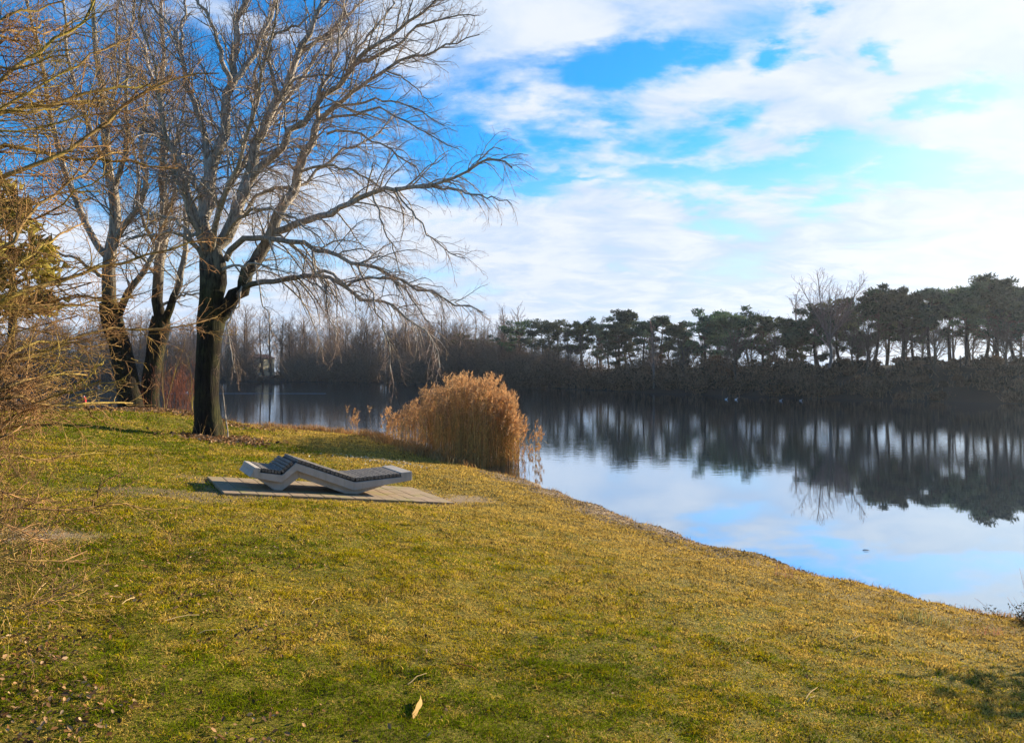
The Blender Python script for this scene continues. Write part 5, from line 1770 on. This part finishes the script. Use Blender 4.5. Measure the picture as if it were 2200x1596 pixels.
def bird(px, py, label, c, s=1.0):
    D = EYE / ((py - CY) / F_PX)
    x = (px - CX) / F_PX * D
    root = empty('water_bird', (x, D, 0), label, 'bird', 'water birds on the lake')
    P = np.array([[-.26, 0, .12], [-.2, 0, .10], [-.08, 0, .08], [.06, 0, .08], [.17, 0, .12], [.21, 0, .22], [.23, 0, .30], [.27, 0, .33], [.33, 0, .32], [.37, 0, .31]]) * s
    r = np.array([.01, .05, .10, .11, .07, .035, .032, .045, .02, .006]) * s
    V, f, at = tubes(P[None], r[None], 10)
    mesh_obj('body', V + np.array([x, D, 0]), f, flat_mat('feathers', c, .7), root)


for px, py, lab, c in ((1560, 858, 'small white water bird far out, leftmost of the four before the pines', (.7, .7, .7)), (1581, 858.5, 'small white water bird far out, second from the left of the four before the pines', (.7, .7, .7)),
                       (1677, 861, 'greyish water bird far out, third from the left of the four before the pines', (.45, .45, .45)), (1720, 861, 'greyish water bird far out, rightmost of the four before the pines', (.4, .4, .4)),
                       (401, 844, 'white gull sitting on the float line seen between the trunks', (.8, .8, .78))):
    bird(px, py, lab, c, .5)


def buoy():
    D = EYE / ((861 - CY) / F_PX)
    x = (181 - CX) / F_PX * D
    root = empty('buoy', (x, D, 0), 'red and white buoy floating behind the left branches', 'buoy')
    z = np.array([-.1, 0, .06, .16, .26, .33, .36]); r = np.array([.10, .16, .18, .18, .14, .07, .01])
    V, f, at = tubes(np.stack([np.zeros(7) + x, np.zeros(7) + D, z], 1)[None], r[None], 14)
    mesh_obj('float', V, f, flat_mat('red_paint', (.75, .03, .03), .4, .1), root)
    V, f, at = tubes(np.stack([np.zeros(3) + x, np.zeros(3) + D, np.array([.34, .42, .46])], 1)[None], np.array([[.03, .03, .01]]), 8)
    mesh_obj('cap', V, f, flat_mat('white_paint', (.8, .8, .8), .4, .05), root)


buoy()


def float_line():
    D = EYE / ((845.5 - CY) / F_PX)
    x0, x1 = (350 - CX) / F_PX * D, (700 - CX) / F_PX * D
    root = empty('float_line', (x0, D, 0), 'thin pale line of floats stretched across the water behind the trunks', 'float line')
    n = 30
    P = np.stack([np.linspace(x0, x1, n), D + np.sin(np.linspace(0, 3, n)) * .5, np.full(n, .02)], 1)
    V, f, at = tubes(P[None], np.full((1, n), .016), 5)
    mesh_obj('rope', V, f, flat_mat('white_rope', (.28, .30, .34), .6), root)


float_line()


def post():
    D = shoreD(2063) + 6.5
    x = (2063 - CX) / F_PX * D
    z = zg(x, D)
    root = empty('wooden_post', (x, D, z), 'lone dark wooden post standing on the far bank at the right', 'post')
    t = EYE + (CY - 764) / F_PX * D
    V, f, at = tubes(np.array([[x, D, z - .3], [x, D, (z + t) / 2], [x, D, t]])[None], np.array([[.07, .065, .06]]), 8, cap=True)
    mesh_obj('shaft', V, f, flat_mat('old_post', (.06, .045, .035), .9), root)
    V, f, at = tubes(np.array([[x - .02, D, t - .3], [x - 1.3, D, t - .75], [x - 2.2, D, z + .1]])[None], np.array([[.02, .02, .02]]), 4)
    mesh_obj('stay', V, f, flat_mat('old_post_stay', (.06, .045, .035), .9), root)


post()


# ------------------------------------------------------------------ the air over the lake
def haze():
    V, F = [], []
    box(V, F, -420, 420, -120, 420, -3.0, 34.0)
    m, g, out = new_mat('haze')
    v = g.n('ShaderNodeVolumePrincipled', None, Color=(0.80, 0.88, 1.0, 1), Density=0.0002, Anisotropy=0.6)
    g.t.links.new(v.outputs[0], out.inputs['Volume'])
    o = simple('haze', V, F, m)
    tag(o, kind='stuff')


haze()
